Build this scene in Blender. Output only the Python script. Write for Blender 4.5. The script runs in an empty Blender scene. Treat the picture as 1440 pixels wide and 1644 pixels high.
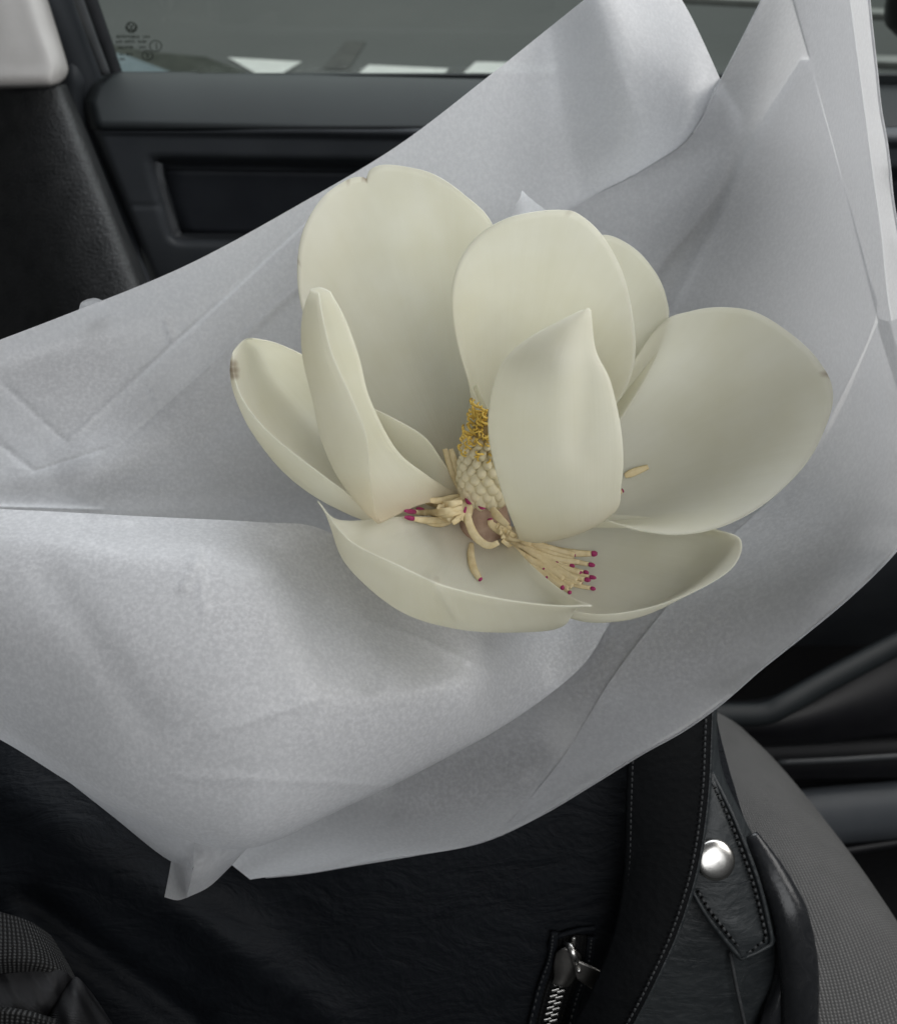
import bpy, math, random
import numpy as np
from mathutils import Vector
from mathutils.bvhtree import BVHTree

random.seed(7)
rng = np.random.default_rng(7)
scene = bpy.context.scene
col = scene.collection

# ------------------------------------------------------------------ camera
PITCH = math.radians(48.0)          # phone held over the seat, looking down
CAM = np.array([0.0, 0.0, 1.5])
FPX = 1544.0                        # focal length in photo pixels (1440 wide)
cs, sn = math.cos(PITCH), math.sin(PITCH)
FW = np.array([0.0, cs, -sn]); RT = np.array([1.0, 0, 0]); UP = np.array([0.0, sn, cs])
D0 = 0.36                           # distance of the flower's heart

cam_d = bpy.data.cameras.new('camera')
cam = bpy.data.objects.new('camera', cam_d); col.objects.link(cam)
cam.location = CAM; cam.rotation_euler = (math.pi / 2 - PITCH, 0, 0)
cam_d.sensor_fit = 'HORIZONTAL'; cam_d.sensor_width = 36; cam_d.lens = FPX / 1440 * 36
cam_d.clip_start = 0.01; cam_d.clip_end = 500
cam_d.dof.use_dof = True; cam_d.dof.focus_distance = 0.35; cam_d.dof.aperture_fstop = 19
scene.camera = cam

# ------------------------------------------------------------------ light
world = bpy.data.worlds.new('World'); scene.world = world; world.use_nodes = True
bg = world.node_tree.nodes['Background']
bg.inputs[0].default_value = (0.94, 0.97, 1.0, 1); bg.inputs[1].default_value = 0.04

def area(name, loc, target, sx, sy, watts, color):
    l = bpy.data.lights.new(name, 'AREA'); l.shape = 'RECTANGLE'
    l.size = sx; l.size_y = sy; l.energy = watts; l.color = color
    o = bpy.data.objects.new(name, l); col.objects.link(o)
    o.location = CAM + np.array(loc)
    d = Vector(CAM + np.array(target)) - o.location
    o.rotation_euler = d.to_track_quat('-Z', 'Y').to_euler()
    return o
HEART = (0.0, 0.24, -0.27)
area('windscreen_daylight', (0.92, 0.42, 0.36), HEART, 1.0, 0.6, 8.0, (1.0, 0.985, 0.96))
area('side_window_daylight', (0.05, 0.86, 0.06), (0.0, 0.30, -0.25), 1.1, 0.40, 2.6, (0.90, 0.95, 1.0))
area('upper_right_key', (0.30, -0.50, 0.52), HEART, 1.0, 0.6, 5.4, (0.97, 0.985, 1.0))  # unseen lamp added above right of the camera to shape the flower's shading
area('street_daylight', (0.0, 4.4, 2.8), (0.0, 4.2, -1.5), 4.0, 3.0, 175, (0.92, 0.96, 1.0))

scene.view_settings.view_transform = 'Standard'
scene.view_settings.look = 'None'
scene.view_settings.exposure = 0.14
scene.view_settings.gamma = 1.0
scene.view_settings.use_curve_mapping = False
scene.render.engine = 'CYCLES'
scene.cycles.use_denoising = True
scene.cycles.max_bounces = 8
scene.cycles.transparent_max_bounces = 12

# ------------------------------------------------------------------ helpers
def ray(px, py):
    px = np.asarray(px, float); py = np.asarray(py, float)
    a = (px - 720) / FPX; b = (822 - py) / FPX
    return FW + a[..., None] * RT + b[..., None] * UP
def PD(px, py, d):
    return CAM + np.asarray(d, float)[..., None] * ray(px, py)
def P(px, py, dz=0.0):
    return PD(px, py, D0 + np.asarray(dz, float) / 1000)
def PG(g):                                   # grid (..., 3) of px, py, dz(mm)
    return P(g[..., 0], g[..., 1], g[..., 2])

def cr(A, n):                                # Catmull-Rom along axis 0
    A = np.asarray(A, float); m = len(A)
    E = np.concatenate([[2 * A[0] - A[1]], A, [2 * A[-1] - A[-2]]])
    t = np.linspace(0, m - 1, n); i = np.minimum(t.astype(int), m - 2); f = t - i
    f = f.reshape((-1,) + (1,) * (A.ndim - 1))
    p0, p1, p2, p3 = E[i], E[i + 1], E[i + 2], E[i + 3]
    return .5 * (2 * p1 + (p2 - p0) * f + (2 * p0 - 5 * p1 + 4 * p2 - p3) * f ** 2 + (3 * p1 - p0 - 3 * p2 + p3) * f ** 3)
def up2(g, nu, nv):
    g = cr(g, nu)
    return np.swapaxes(cr(np.swapaxes(g, 0, 1), nv), 0, 1)
def sst(x, a, b):
    t = np.clip((x - a) / (b - a), 0, 1); return t * t * (3 - 2 * t)

ORG = {}
def tag(o, label=None, cat=None, group=None, kind=None):
    if label: o['label'] = label
    if cat: o['category'] = cat
    if group: o['group'] = group
    if kind: o['kind'] = kind
    return o
def empty(name, loc, label, cat, group=None):
    o = bpy.data.objects.new(name, None); col.objects.link(o)
    o.location = loc; o.empty_display_size = 0.02; ORG[o.name] = np.array(loc, float)
    return tag(o, label, cat, group)
def mk(name, V, Fs, mat, parent=None, uv=None, smooth=True, attr=None):
    V = np.asarray(V, float).reshape(-1, 3)
    org = np.array([V[:, 0].mean(), V[:, 1].mean(), V[:, 2].min()])
    me = bpy.data.meshes.new(name)
    me.from_pydata((V - org).tolist(), [], [tuple(int(k) for k in f) for f in Fs])
    if smooth: me.polygons.foreach_set('use_smooth', [True] * len(me.polygons))
    if uv is not None:
        uv = np.asarray(uv, float).reshape(-1, 2)
        li = np.zeros(len(me.loops), int); me.loops.foreach_get('vertex_index', li)
        me.uv_layers.new(name='UVMap').data.foreach_set('uv', uv[li].ravel())
    if attr is not None:
        a = me.attributes.new('stain', 'FLOAT', 'POINT'); a.data.foreach_set('value', np.asarray(attr, float).ravel())
    me.materials.append(mat); me.update()
    o = bpy.data.objects.new(name, me); col.objects.link(o)
    ORG[o.name] = org
    if parent is not None:
        o.parent = parent; o.location = org - ORG[parent.name]
    else:
        o.location = org
    return o
def gfaces(nu, nv, flip=False, off=0):
    i, j = np.meshgrid(np.arange(nu - 1), np.arange(nv - 1), indexing='ij')
    a = (i * nv + j + off).ravel(); b = a + 1; c = a + nv + 1; d = a + nv
    return np.stack([a, d, c, b] if flip else [a, b, c, d], 1)
def gnorm(G):
    du = np.gradient(G, axis=0); dv = np.gradient(G, axis=1)
    n = np.cross(du, dv); l = np.linalg.norm(n, axis=-1, keepdims=True)
    return n / np.maximum(l, 1e-12)
def guv(G):
    nu, nv = G.shape[:2]
    u = np.linalg.norm(np.diff(G, axis=0), axis=-1).mean(1).sum() if nu > 1 else 1
    v = np.linalg.norm(np.diff(G, axis=1), axis=-1).mean(0).sum()
    a, b = np.meshgrid(np.linspace(0, 1, nu), np.linspace(0, 1, nv), indexing='ij')
    return np.stack([b * v, a * u], -1), np.stack([b, a], -1)
def sheet(name, G, mat, parent=None, unit_uv=False):
    uvm, uvu = guv(G)
    return mk(name, G, gfaces(*G.shape[:2]), mat, parent, uv=uvu if unit_uv else uvm)
def thick(name, G, th, mat, parent=None, unit_uv=False, attr=None, vec=None):
    """closed shell: grid G thickened by th (scalar or array) along its normals (or by a fixed vector)"""
    nu, nv = G.shape[:2]; N = gnorm(G)
    th = np.broadcast_to(np.asarray(th, float), (nu, nv))[..., None]
    if vec is None: A = G + N * th / 2; B = G - N * th / 2
    else: A = G; B = G + np.asarray(vec)
    V = np.concatenate([A.reshape(-1, 3), B.reshape(-1, 3)])
    n = nu * nv
    Fs = [gfaces(nu, nv), gfaces(nu, nv, True, n)]
    loop = [k for k in range(nv)] + [i * nv + nv - 1 for i in range(1, nu)] + \
           [(nu - 1) * nv + k for k in range(nv - 2, -1, -1)] + [i * nv for i in range(nu - 2, 0, -1)]
    L = np.array(loop); L2 = np.roll(L, -1)
    Fs.append(np.stack([L, L + n, L2 + n, L2], 1))
    uvm, uvu = guv(G); uv = uvu if unit_uv else uvm
    uv = np.concatenate([uv.reshape(-1, 2)] * 2)
    at = None if attr is None else np.concatenate([np.ravel(attr)] * 2)
    return mk(name, V, np.concatenate(Fs), mat, parent, uv=uv, attr=at)
def tube(name, path, r, mat, parent=None, n=24, seg=10, flat=1.0, side=None, closed_ends=True):
    """swept tube through world points; r scalar or list; flat<1 squashes it along 'side' normal"""
    path = cr(np.asarray(path, float), n)
    r = np.interp(np.linspace(0, 1, n), np.linspace(0, 1, len(np.atleast_1d(r))), np.atleast_1d(r))
    T = np.gradient(path, axis=0); T /= np.linalg.norm(T, axis=1, keepdims=True)
    ref = np.array(side if side is not None else -FW, float)
    V = []
    for k in range(n):
        b = np.cross(T[k], ref); b /= max(np.linalg.norm(b), 1e-9); c = np.cross(b, T[k])
        for s in range(seg):
            a = 2 * math.pi * s / seg
            V.append(path[k] + r[k] * (b * math.cos(a) + c * math.sin(a) * flat))
    Fs = []
    for k in range(n - 1):
        for s in range(seg):
            s2 = (s + 1) % seg
            Fs.append((k * seg + s, k * seg + s2, (k + 1) * seg + s2, (k + 1) * seg + s))
    Fs.append(tuple(range(seg - 1, -1, -1))); Fs.append(tuple((n - 1) * seg + s for s in range(seg)))
    V = np.array(V); me_uv = np.zeros((len(V), 2))
    ln = np.concatenate([[0], np.cumsum(np.linalg.norm(np.diff(path, axis=0), axis=1))])
    for k in range(n):
        for s in range(seg): me_uv[k * seg + s] = (s / seg * 6.28 * r.mean(), ln[k])
    return mk(name, V, Fs, mat, parent, uv=me_uv)
def boxes(name, items, mat, parent=None, smooth=False):
    """items: (centre, axisx, axisy, axisz) with half-length vectors -> one joined mesh"""
    V = []; Fs = []
    for c, ax, ay, az in items:
        k = len(V)
        for sx, sy, sz in ((-1,-1,-1),(1,-1,-1),(1,1,-1),(-1,1,-1),(-1,-1,1),(1,-1,1),(1,1,1),(-1,1,1)):
            V.append(np.array(c) + sx * np.array(ax) + sy * np.array(ay) + sz * np.array(az))
        for f in ((0,3,2,1),(4,5,6,7),(0,1,5,4),(1,2,6,5),(2,3,7,6),(3,0,4,7)): Fs.append([q + k for q in f])
    return mk(name, V, Fs, mat, parent, smooth=smooth)
def capsules(name, segs, r, mat, parent=None, seg=6):
    """small stitches: (a, b) world pairs -> one joined mesh of short rounded rods"""
    V = []; Fs = []
    for a, b in segs:
        a = np.array(a); b = np.array(b); t = b - a; L = np.linalg.norm(t); t = t / L
        s = np.cross(t, FW); s /= np.linalg.norm(s); q = np.cross(s, t)
        k = len(V)
        for f, rr in ((-.05, .35), (.12, .9), (.5, 1.0), (.88, .9), (1.05, .35)):
            for j in range(seg):
                an = 2 * math.pi * j / seg
                V.append(a + t * L * f + r * rr * (s * math.cos(an) + q * math.sin(an)))
        for m in range(4):
            for j in range(seg):
                j2 = (j + 1) % seg
                Fs.append((k + m * seg + j, k + m * seg + j2, k + (m + 1) * seg + j2, k + (m + 1) * seg + j))
        Fs.append([k + j for j in range(seg)][::-1]); Fs.append([k + 4 * seg + j for j in range(seg)])
    return mk(name, V, Fs, mat, parent)
def lathe(name, origin, axis, prof, mat, parent=None, seg=32):
    axis = np.array(axis, float); axis /= np.linalg.norm(axis)
    s = np.cross(axis, [0.3, 1, 0.2]); s /= np.linalg.norm(s); q = np.cross(axis, s)
    V = []; Fs = []; n = len(prof)
    for r, h in prof:
        for j in range(seg):
            an = 2 * math.pi * j / seg
            V.append(np.array(origin) + axis * h + max(r, 1e-6) * (s * math.cos(an) + q * math.sin(an)))
    for k in range(n - 1):
        for j in range(seg):
            j2 = (j + 1) % seg
            Fs.append((k * seg + j, k * seg + j2, (k + 1) * seg + j2, (k + 1) * seg + j))
    Fs.append(tuple(range(seg))[::-1]); Fs.append(tuple((n - 1) * seg + j for j in range(seg)))
    return mk(name, V, Fs, mat, parent)
def bvh_of(objs):
    V = []; Fs = []
    for o in objs:
        k = len(V); org = ORG[o.name]
        V += [tuple(np.array(v.co) + org) for v in o.data.vertices]
        Fs += [[q + k for q in p.vertices] for p in o.data.polygons]
    return BVHTree.FromPolygons(V, Fs)
def hit(bvh, px, py, off=0.0, default=None):
    d = ray(px, py)
    h = bvh.ray_cast(Vector(CAM), Vector(d).normalized())
    if h[0] is None: return default
    p = np.array(h[0]); depth = (p - CAM) @ FW
    return CAM + d * (depth - off)

# ------------------------------------------------------------------ materials
def newmat(name):
    m = bpy.data.materials.new(name); m.use_nodes = True
    nt = m.node_tree; nt.nodes.clear()
    out = nt.nodes.new('ShaderNodeOutputMaterial')
    return m, nt, out
def node(nt, t, **kw):
    n = nt.nodes.new(t)
    for k, v in kw.items():
        if k in n.inputs: n.inputs[k].default_value = v
        else: setattr(n, k, v)
    return n
def L(nt, a, b): nt.links.new(a, b)
def ramp(nt, src, p0, c0, p1, c1):
    r = nt.nodes.new('ShaderNodeValToRGB'); e = r.color_ramp.elements
    e[0].position = p0; e[0].color = (*c0, 1); e[1].position = p1; e[1].color = (*c1, 1)
    L(nt, src, r.inputs[0]); return r
def coords(nt, kind='Object', scale=(1, 1, 1), rot=(0, 0, 0)):
    tc = nt.nodes.new('ShaderNodeTexCoord'); mp = nt.nodes.new('ShaderNodeMapping')
    mp.inputs['Scale'].default_value = scale; mp.inputs['Rotation'].default_value = rot
    L(nt, tc.outputs[kind], mp.inputs[0]); return mp.outputs[0]
def noise(nt, vec, scale, detail=3, rough=.55):
    n = node(nt, 'ShaderNodeTexNoise', Scale=scale, Detail=detail, Roughness=rough); L(nt, vec, n.inputs['Vector']); return n.outputs['Fac']
def bump(nt, h, strength, dist, prev=None):
    b = node(nt, 'ShaderNodeBump', Strength=strength, Distance=dist); L(nt, h, b.inputs['Height'])
    if prev is not None: L(nt, prev, b.inputs['Normal'])
    return b.outputs[0]

def paper_mat(name, c_lo, c_hi, trans, mott=420, ripple=.25):
    m, nt, out = newmat(name)
    v = coords(nt)
    f = noise(nt, v, mott, 4, .6)
    big = noise(nt, v, 18, 2)
    c = ramp(nt, f, .40, c_lo, .70, c_hi)
    p = node(nt, 'ShaderNodeBsdfPrincipled', Roughness=.36); p.inputs['Specular IOR Level'].default_value = .5
    L(nt, c.outputs[0], p.inputs['Base Color'])
    nb = bump(nt, big, ripple, .004); nb = bump(nt, f, .035, .0006, nb)
    L(nt, nb, p.inputs['Normal'])
    t = node(nt, 'ShaderNodeBsdfTranslucent'); L(nt, c.outputs[0], t.inputs[0]); L(nt, nb, t.inputs['Normal'])
    mr = nt.nodes.new('ShaderNodeMapRange'); L(nt, f, mr.inputs[0])
    mr.inputs[1].default_value = .3; mr.inputs[2].default_value = .7
    mr.inputs[3].default_value = trans + .06; mr.inputs[4].default_value = trans - .06
    mx = nt.nodes.new('ShaderNodeMixShader'); L(nt, mr.outputs[0], mx.inputs[0]); L(nt, p.outputs[0], mx.inputs[1]); L(nt, t.outputs[0], mx.inputs[2])
    tr = node(nt, 'ShaderNodeBsdfTransparent'); tr.inputs[0].default_value = (.95, .96, 1, 1)
    mx2 = node(nt, 'ShaderNodeMixShader'); mx2.inputs[0].default_value = .07
    L(nt, mx.outputs[0], mx2.inputs[1]); L(nt, tr.outputs[0], mx2.inputs[2])
    L(nt, mx2.outputs[0], out.inputs[0]); return m
M_PAPER = paper_mat('white_tissue_paper', (.76, .765, .775), (.84, .845, .855), .66, mott=620, ripple=.05)
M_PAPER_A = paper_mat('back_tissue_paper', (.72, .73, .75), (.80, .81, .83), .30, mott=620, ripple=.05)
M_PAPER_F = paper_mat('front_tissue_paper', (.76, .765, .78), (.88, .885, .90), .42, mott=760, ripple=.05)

def petal_mat():
    m, nt, out = newmat('cream_petal')
    uv = coords(nt, 'UV', (46, 2.2, 1)); vein = noise(nt, uv, 1.0, 3, .6)
    ob = coords(nt); blotch = noise(nt, ob, 38, 3)
    c = ramp(nt, blotch, .3, (.89, .875, .77), .7, (.93, .92, .84))
    tcn = nt.nodes.new('ShaderNodeTexCoord'); sep = nt.nodes.new('ShaderNodeSeparateXYZ'); L(nt, tcn.outputs['UV'], sep.inputs[0])
    base = ramp(nt, sep.outputs['Y'], .02, (.80, .68, .54), .30, (1, 1, 1))
    mul = node(nt, 'ShaderNodeMix', data_type='RGBA', blend_type='MULTIPLY'); mul.inputs[0].default_value = .55
    L(nt, c.outputs[0], mul.inputs[6]); L(nt, base.outputs[0], mul.inputs[7])
    vr = ramp(nt, vein, .3, (.90, .89, .84), .65, (1, 1, 1))
    ml2 = node(nt, 'ShaderNodeMix', data_type='RGBA', blend_type='MULTIPLY'); ml2.inputs[0].default_value = .14
    L(nt, mul.outputs[2], ml2.inputs[6]); L(nt, vr.outputs[0], ml2.inputs[7]); mul = ml2
    at = node(nt, 'ShaderNodeAttribute', attribute_name='stain')
    st = node(nt, 'ShaderNodeMix', data_type='RGBA'); L(nt, at.outputs['Fac'], st.inputs[0])
    L(nt, mul.outputs[2], st.inputs[6]); st.inputs[7].default_value = (.22, .12, .035, 1)
    p = node(nt, 'ShaderNodeBsdfPrincipled', Roughness=.5); p.inputs['Specular IOR Level'].default_value = .28
    L(nt, st.outputs[2], p.inputs['Base Color'])
    nb = bump(nt, vein, .06, .0012); nb = bump(nt, blotch, .10, .003, nb); L(nt, nb, p.inputs['Normal'])
    t = node(nt, 'ShaderNodeBsdfTranslucent'); L(nt, st.outputs[2], t.inputs[0]); L(nt, nb, t.inputs['Normal'])
    mx = node(nt, 'ShaderNodeMixShader'); mx.inputs[0].default_value = .60
    L(nt, p.outputs[0], mx.inputs[1]); L(nt, t.outputs[0], mx.inputs[2]); L(nt, mx.outputs[0], out.inputs[0]); return m
M_PETAL = petal_mat()

def simple(name, c0, c1, rough=.5, spec=.4, nscale=60, bstr=.0, bdist=.001, bscale=200, metal=0., coat=0., stretch=(1, 1, 1), trans=0.):
    m, nt, out = newmat(name); v = coords(nt, 'Object', stretch)
    c = ramp(nt, noise(nt, v, nscale, 4), .32, c0, .68, c1)
    p = node(nt, 'ShaderNodeBsdfPrincipled', Roughness=rough, Metallic=metal)
    p.inputs['Specular IOR Level'].default_value = spec; p.inputs['Coat Weight'].default_value = coat
    L(nt, c.outputs[0], p.inputs['Base Color'])
    if bstr: L(nt, bump(nt, noise(nt, v, bscale, 4, .6), bstr, bdist), p.inputs['Normal'])
    if trans:
        t = node(nt, 'ShaderNodeBsdfTranslucent'); L(nt, c.outputs[0], t.inputs[0])
        mx = node(nt, 'ShaderNodeMixShader'); mx.inputs[0].default_value = trans
        L(nt, p.outputs[0], mx.inputs[1]); L(nt, t.outputs[0], mx.inputs[2]); L(nt, mx.outputs[0], out.inputs[0])
    else: L(nt, p.outputs[0], out.inputs[0])
    return m
M_CARPEL = simple('cream_carpel', (.84, .75, .52), (.93, .87, .67), .5, .3, 260, .2, .0006, 500, trans=.12)
M_STIGMA = simple('golden_stigma', (.80, .54, .10), (.92, .70, .20), .5, .3, 400)
M_STAMEN = simple('cream_stamen', (.70, .56, .31), (.83, .71, .46), .5, .3, 300, .15, .0005, 700, trans=.12)
M_MAGENTA = simple('magenta_tip', (.24, .015, .08), (.42, .05, .17), .5, .3, 500)
M_RECEPT = simple('dusty_pink_receptacle', (.34, .22, .17), (.46, .33, .25), .55, .3, 300, .2, .0008, 400)
M_STEM = simple('green_stem', (.06, .08, .02), (.12, .12, .04), .6, .3, 80)
M_DOOR = simple('charcoal_door_plastic', (.060, .067, .076), (.076, .084, .094), .50, .42, 20, .10, .0006, 900)
M_DOORHI = simple('smooth_sill_plastic', (.011, .014, .016), (.014, .018, .020), .55, .45, 20, .08, .0006, 700)
M_BLACK = simple('black_plastic', (.006, .006, .008), (.010, .010, .012), .5, .4, 30, .1, .0006, 700)
M_PILLAR = simple('grained_black_plastic', (.018, .019, .020), (.032, .033, .034), .42, .5, 60, .7, .002, 420)
M_PILLARUP = simple('pale_grey_trim', (.42, .405, .39), (.46, .445, .43), .6, .3, 40, .12, .0008, 500)
M_RUBBER = simple('window_rubber', (.015, .017, .02), (.028, .03, .034), .55, .4, 50)
M_SEALHI = simple('grey_frame_trim', (.06, .065, .07), (.08, .085, .09), .4, .5, 50)
M_CARPET = simple('black_floor_carpet', (.006, .006, .007), (.012, .012, .013), .9, .2, 300, .4, .002, 600)
M_METAL = simple('polished_steel', (.50, .49, .47), (.70, .68, .65), .26, .5, 60, metal=1.)
M_DARKMETAL = simple('dark_nickel', (.20, .19, .18), (.30, .29, .27), .34, .5, 90, .15, .0004, 500, metal=1.)
M_THREAD = simple('black_thread', (.030, .032, .034), (.05, .052, .054), .6, .3, 300)
M_HOLE = simple('stitch_hole', (.001, .001, .001), (.002, .002, .002), .9, .1, 300)

def leather_mat(name, c0, c1, rough, grain=240, gstr=.35, wr=30, wstr=.3, stretch=(1, 2.6, 1), spec=.4):
    m, nt, out = newmat(name); v = coords(nt); v2 = coords(nt, 'Object', stretch, (0, 0, .5))
    vor = node(nt, 'ShaderNodeTexVoronoi', Scale=grain); L(nt, v, vor.inputs['Vector'])
    wrn = node(nt, 'ShaderNodeTexNoise', Scale=wr, Detail=6, Roughness=.62, Distortion=1.2); L(nt, v2, wrn.inputs['Vector'])
    c = ramp(nt, wrn.outputs[0], .3, c0, .7, c1)
    p = node(nt, 'ShaderNodeBsdfPrincipled'); p.inputs['Specular IOR Level'].default_value = spec
    rr = nt.nodes.new('ShaderNodeMapRange'); L(nt, wrn.outputs[0], rr.inputs[0]); rr.inputs[3].default_value = rough - .1; rr.inputs[4].default_value = rough + .12
    L(nt, rr.outputs[0], p.inputs['Roughness']); L(nt, c.outputs[0], p.inputs['Base Color'])
    nb = bump(nt, wrn.outputs[0], wstr, .0035); nb = bump(nt, vor.outputs['Distance'], gstr, .0006, nb)
    L(nt, nb, p.inputs['Normal']); L(nt, p.outputs[0], out.inputs[0]); return m
M_LEATHER = leather_mat('black_grained_leather', (.004, .005, .007), (.007, .0085, .011), .6, 300, .35, 34, .5, spec=.14)
M_LEATHER2 = leather_mat('black_strap_leather', (.002, .0025, .003), (.0035, .004, .005), .58, 320, .2, 26, .12, spec=.12)
M_TAB = leather_mat('black_tab_leather', (.016, .019, .021), (.026, .030, .032), .42, 300, .25, 55, .2, (1, 1, 4))
M_GLOSS = leather_mat('glossy_rolled_leather', (.014, .015, .017), (.022, .023, .025), .24, 260, .06, 40, .10, (4, 4, 1))

def weave_mat(name, c0, c1, su, sv, rough=.8, bd=.0008, rot=0., vari=.25):
    m, nt, out = newmat(name)
    v = coords(nt, 'UV', (1, 1, 1), (0, 0, rot))
    def wave(direction, s):
        w = node(nt, 'ShaderNodeTexWave', wave_type='BANDS', bands_direction=direction, Scale=s, Distortion=.6, Detail=1); w.inputs['Detail Scale'].default_value = 3
        L(nt, v, w.inputs['Vector']); return w.outputs['Fac']
    a = wave('X', su); b = wave('Y', sv)
    mx = node(nt, 'ShaderNodeMath', operation='MULTIPLY'); L(nt, a, mx.inputs[0]); L(nt, b, mx.inputs[1])
    ad = node(nt, 'ShaderNodeMath', operation='MULTIPLY_ADD'); L(nt, a, ad.inputs[0]); ad.inputs[1].default_value = .35; L(nt, mx.outputs[0], ad.inputs[2])
    c = ramp(nt, ad.outputs[0], .1, c0, 1.0, c1)
    ns = noise(nt, coords(nt), 45, 4)
    ml = node(nt, 'ShaderNodeMix', data_type='RGBA', blend_type='MULTIPLY'); ml.inputs[0].default_value = vari
    L(nt, c.outputs[0], ml.inputs[6]); nr = ramp(nt, ns, .3, (.5, .5, .5), .7, (1, 1, 1)); L(nt, nr.outputs[0], ml.inputs[7])
    p = node(nt, 'ShaderNodeBsdfPrincipled', Roughness=rough); p.inputs['Specular IOR Level'].default_value = .25
    L(nt, ml.outputs[2], p.inputs['Base Color']); L(nt, bump(nt, ad.outputs[0], .7, bd), p.inputs['Normal'])
    L(nt, p.outputs[0], out.inputs[0]); return m
M_SEAT = weave_mat('grey_ribbed_seat_cloth', (.055, .054, .053), (.15, .146, .142), 130, 190)
M_WEB = weave_mat('black_coarse_webbing', (.004, .004, .004), (.075, .075, .075), 115, 210, bd=.0016, rot=.05)
M_NYLON = weave_mat('black_nylon_cloth', (.008, .008, .009), (.034, .034, .036), 20, 330, rough=.55, bd=.0004, rot=.3)

def ground_mat():
    m, nt, out = newmat('grey_pavement'); v = coords(nt)
    a = noise(nt, v, 1.1, 4); b = noise(nt, v, 90, 3)
    c = ramp(nt, a, .3, (.135, .14, .135), .7, (.165, .168, .16))
    ml = node(nt, 'ShaderNodeMix', data_type='RGBA', blend_type='MULTIPLY'); ml.inputs[0].default_value = .35
    r2 = ramp(nt, b, .3, (.6, .6, .6), .7, (1, 1, 1)); L(nt, c.outputs[0], ml.inputs[6]); L(nt, r2.outputs[0], ml.inputs[7])
    p = node(nt, 'ShaderNodeBsdfPrincipled', Roughness=.85); L(nt, ml.outputs[2], p.inputs['Base Color']); L(nt, p.outputs[0], out.inputs[0]); return m
M_GROUND = ground_mat()
M_MARK = simple('white_road_paint', (.80, .80, .76), (.90, .90, .86), .8, .2, 20)
M_VERGE = simple('dark_verge', (.065, .07, .06), (.10, .105, .09), .9, .2, 12)
M_KERB = simple('pale_kerb_stone', (.36, .36, .34), (.46, .46, .44), .8, .2, 10)
M_PALE = simple('pale_blue_paving', (.20, .25, .27), (.26, .31, .33), .8, .2, 20)
def glass_mat():
    m, nt, out = newmat('tinted_window_glass')
    t = node(nt, 'ShaderNodeBsdfTransparent'); t.inputs[0].default_value = (.93, .96, .93, 1)
    g = node(nt, 'ShaderNodeBsdfGlossy', Roughness=.02); g.inputs[0].default_value = (.8, .8, .8, 1)
    mx = node(nt, 'ShaderNodeMixShader'); mx.inputs[0].default_value = .06
    L(nt, t.outputs[0], mx.inputs[1]); L(nt, g.outputs[0], mx.inputs[2]); L(nt, mx.outputs[0], out.inputs[0]); return m
M_GLASS = glass_mat()
M_PRINT = simple('dark_glass_print', (.05, .06, .05), (.07, .08, .07), .7, .2, 300)

# ------------------------------------------------------------------ outside ground
def flat(name, pts, z, mat, label=None, cat=None, kind=None, group=None, h=0):
    pts = [(x, y, z) for x, y in pts]; n = len(pts)
    if h:
        V = pts + [(x, y, z + h) for x, y, _ in pts]
        Fs = [tuple(range(n))[::-1], tuple(range(n, 2 * n))] + [(i, (i + 1) % n, (i + 1) % n + n, i + n) for i in range(n)]
    else: V = pts; Fs = [tuple(range(n))]
    return tag(mk(name, V, Fs, mat, smooth=False), label, cat, group, kind)
flat('pavement', [(-40, -40), (40, -40), (40, 60), (-40, 60)], 0.0, M_GROUND, kind='structure')
def gpt(px, py, z=0.0):
    d = ray(px, py); t = (z - CAM[2]) / d[2]; p = CAM + d * t; return (p[0], p[1])
flat('road_marking', [gpt(366, 94), gpt(485, 101), gpt(438, 129), gpt(415, 122)], .006, M_MARK, kind='structure')
flat('road_marking', [gpt(592, 106), gpt(720, 112), gpt(690, 150), gpt(545, 146)], .006, M_MARK, kind='structure')
flat('road_marking', [gpt(764, 101), gpt(900, 104), gpt(870, 150), gpt(712, 148)], .006, M_MARK, kind='structure')
flat('verge', [gpt(150, 66), gpt(240, 84), gpt(330, 92), gpt(430, 130), gpt(420, 170), gpt(100, 170)], .004, M_VERGE, kind='structure')
flat('paving_strip', [gpt(150, 78), gpt(205, 92), gpt(300, 128), gpt(300, 170), gpt(100, 170)], .008, M_PALE, kind='structure')
flat('kerb', [gpt(1000, 0), gpt(1230, 12), gpt(1230, 4), gpt(1000, -10)], .004, M_KERB, kind='structure', h=.02)
flat('kerb', [gpt(1380, 30), gpt(1700, 44), gpt(1700, 34), gpt(1380, 22)], .004, M_KERB, kind='structure', h=.02)
flat('kerb', [gpt(1380, 108), gpt(1700, 122), gpt(1700, 108), gpt(1380, 98)], .004, M_KERB, kind='structure', h=.02)
flat('dark_patch', [gpt(556, 66), gpt(588, 68), gpt(560, 112), gpt(516, 112)], .004, simple('dark_asphalt', (.12, .12, .115), (.15, .15, .14), .9, .2, 15), kind='structure')  # patch slightly darker than the pavement around it

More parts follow.
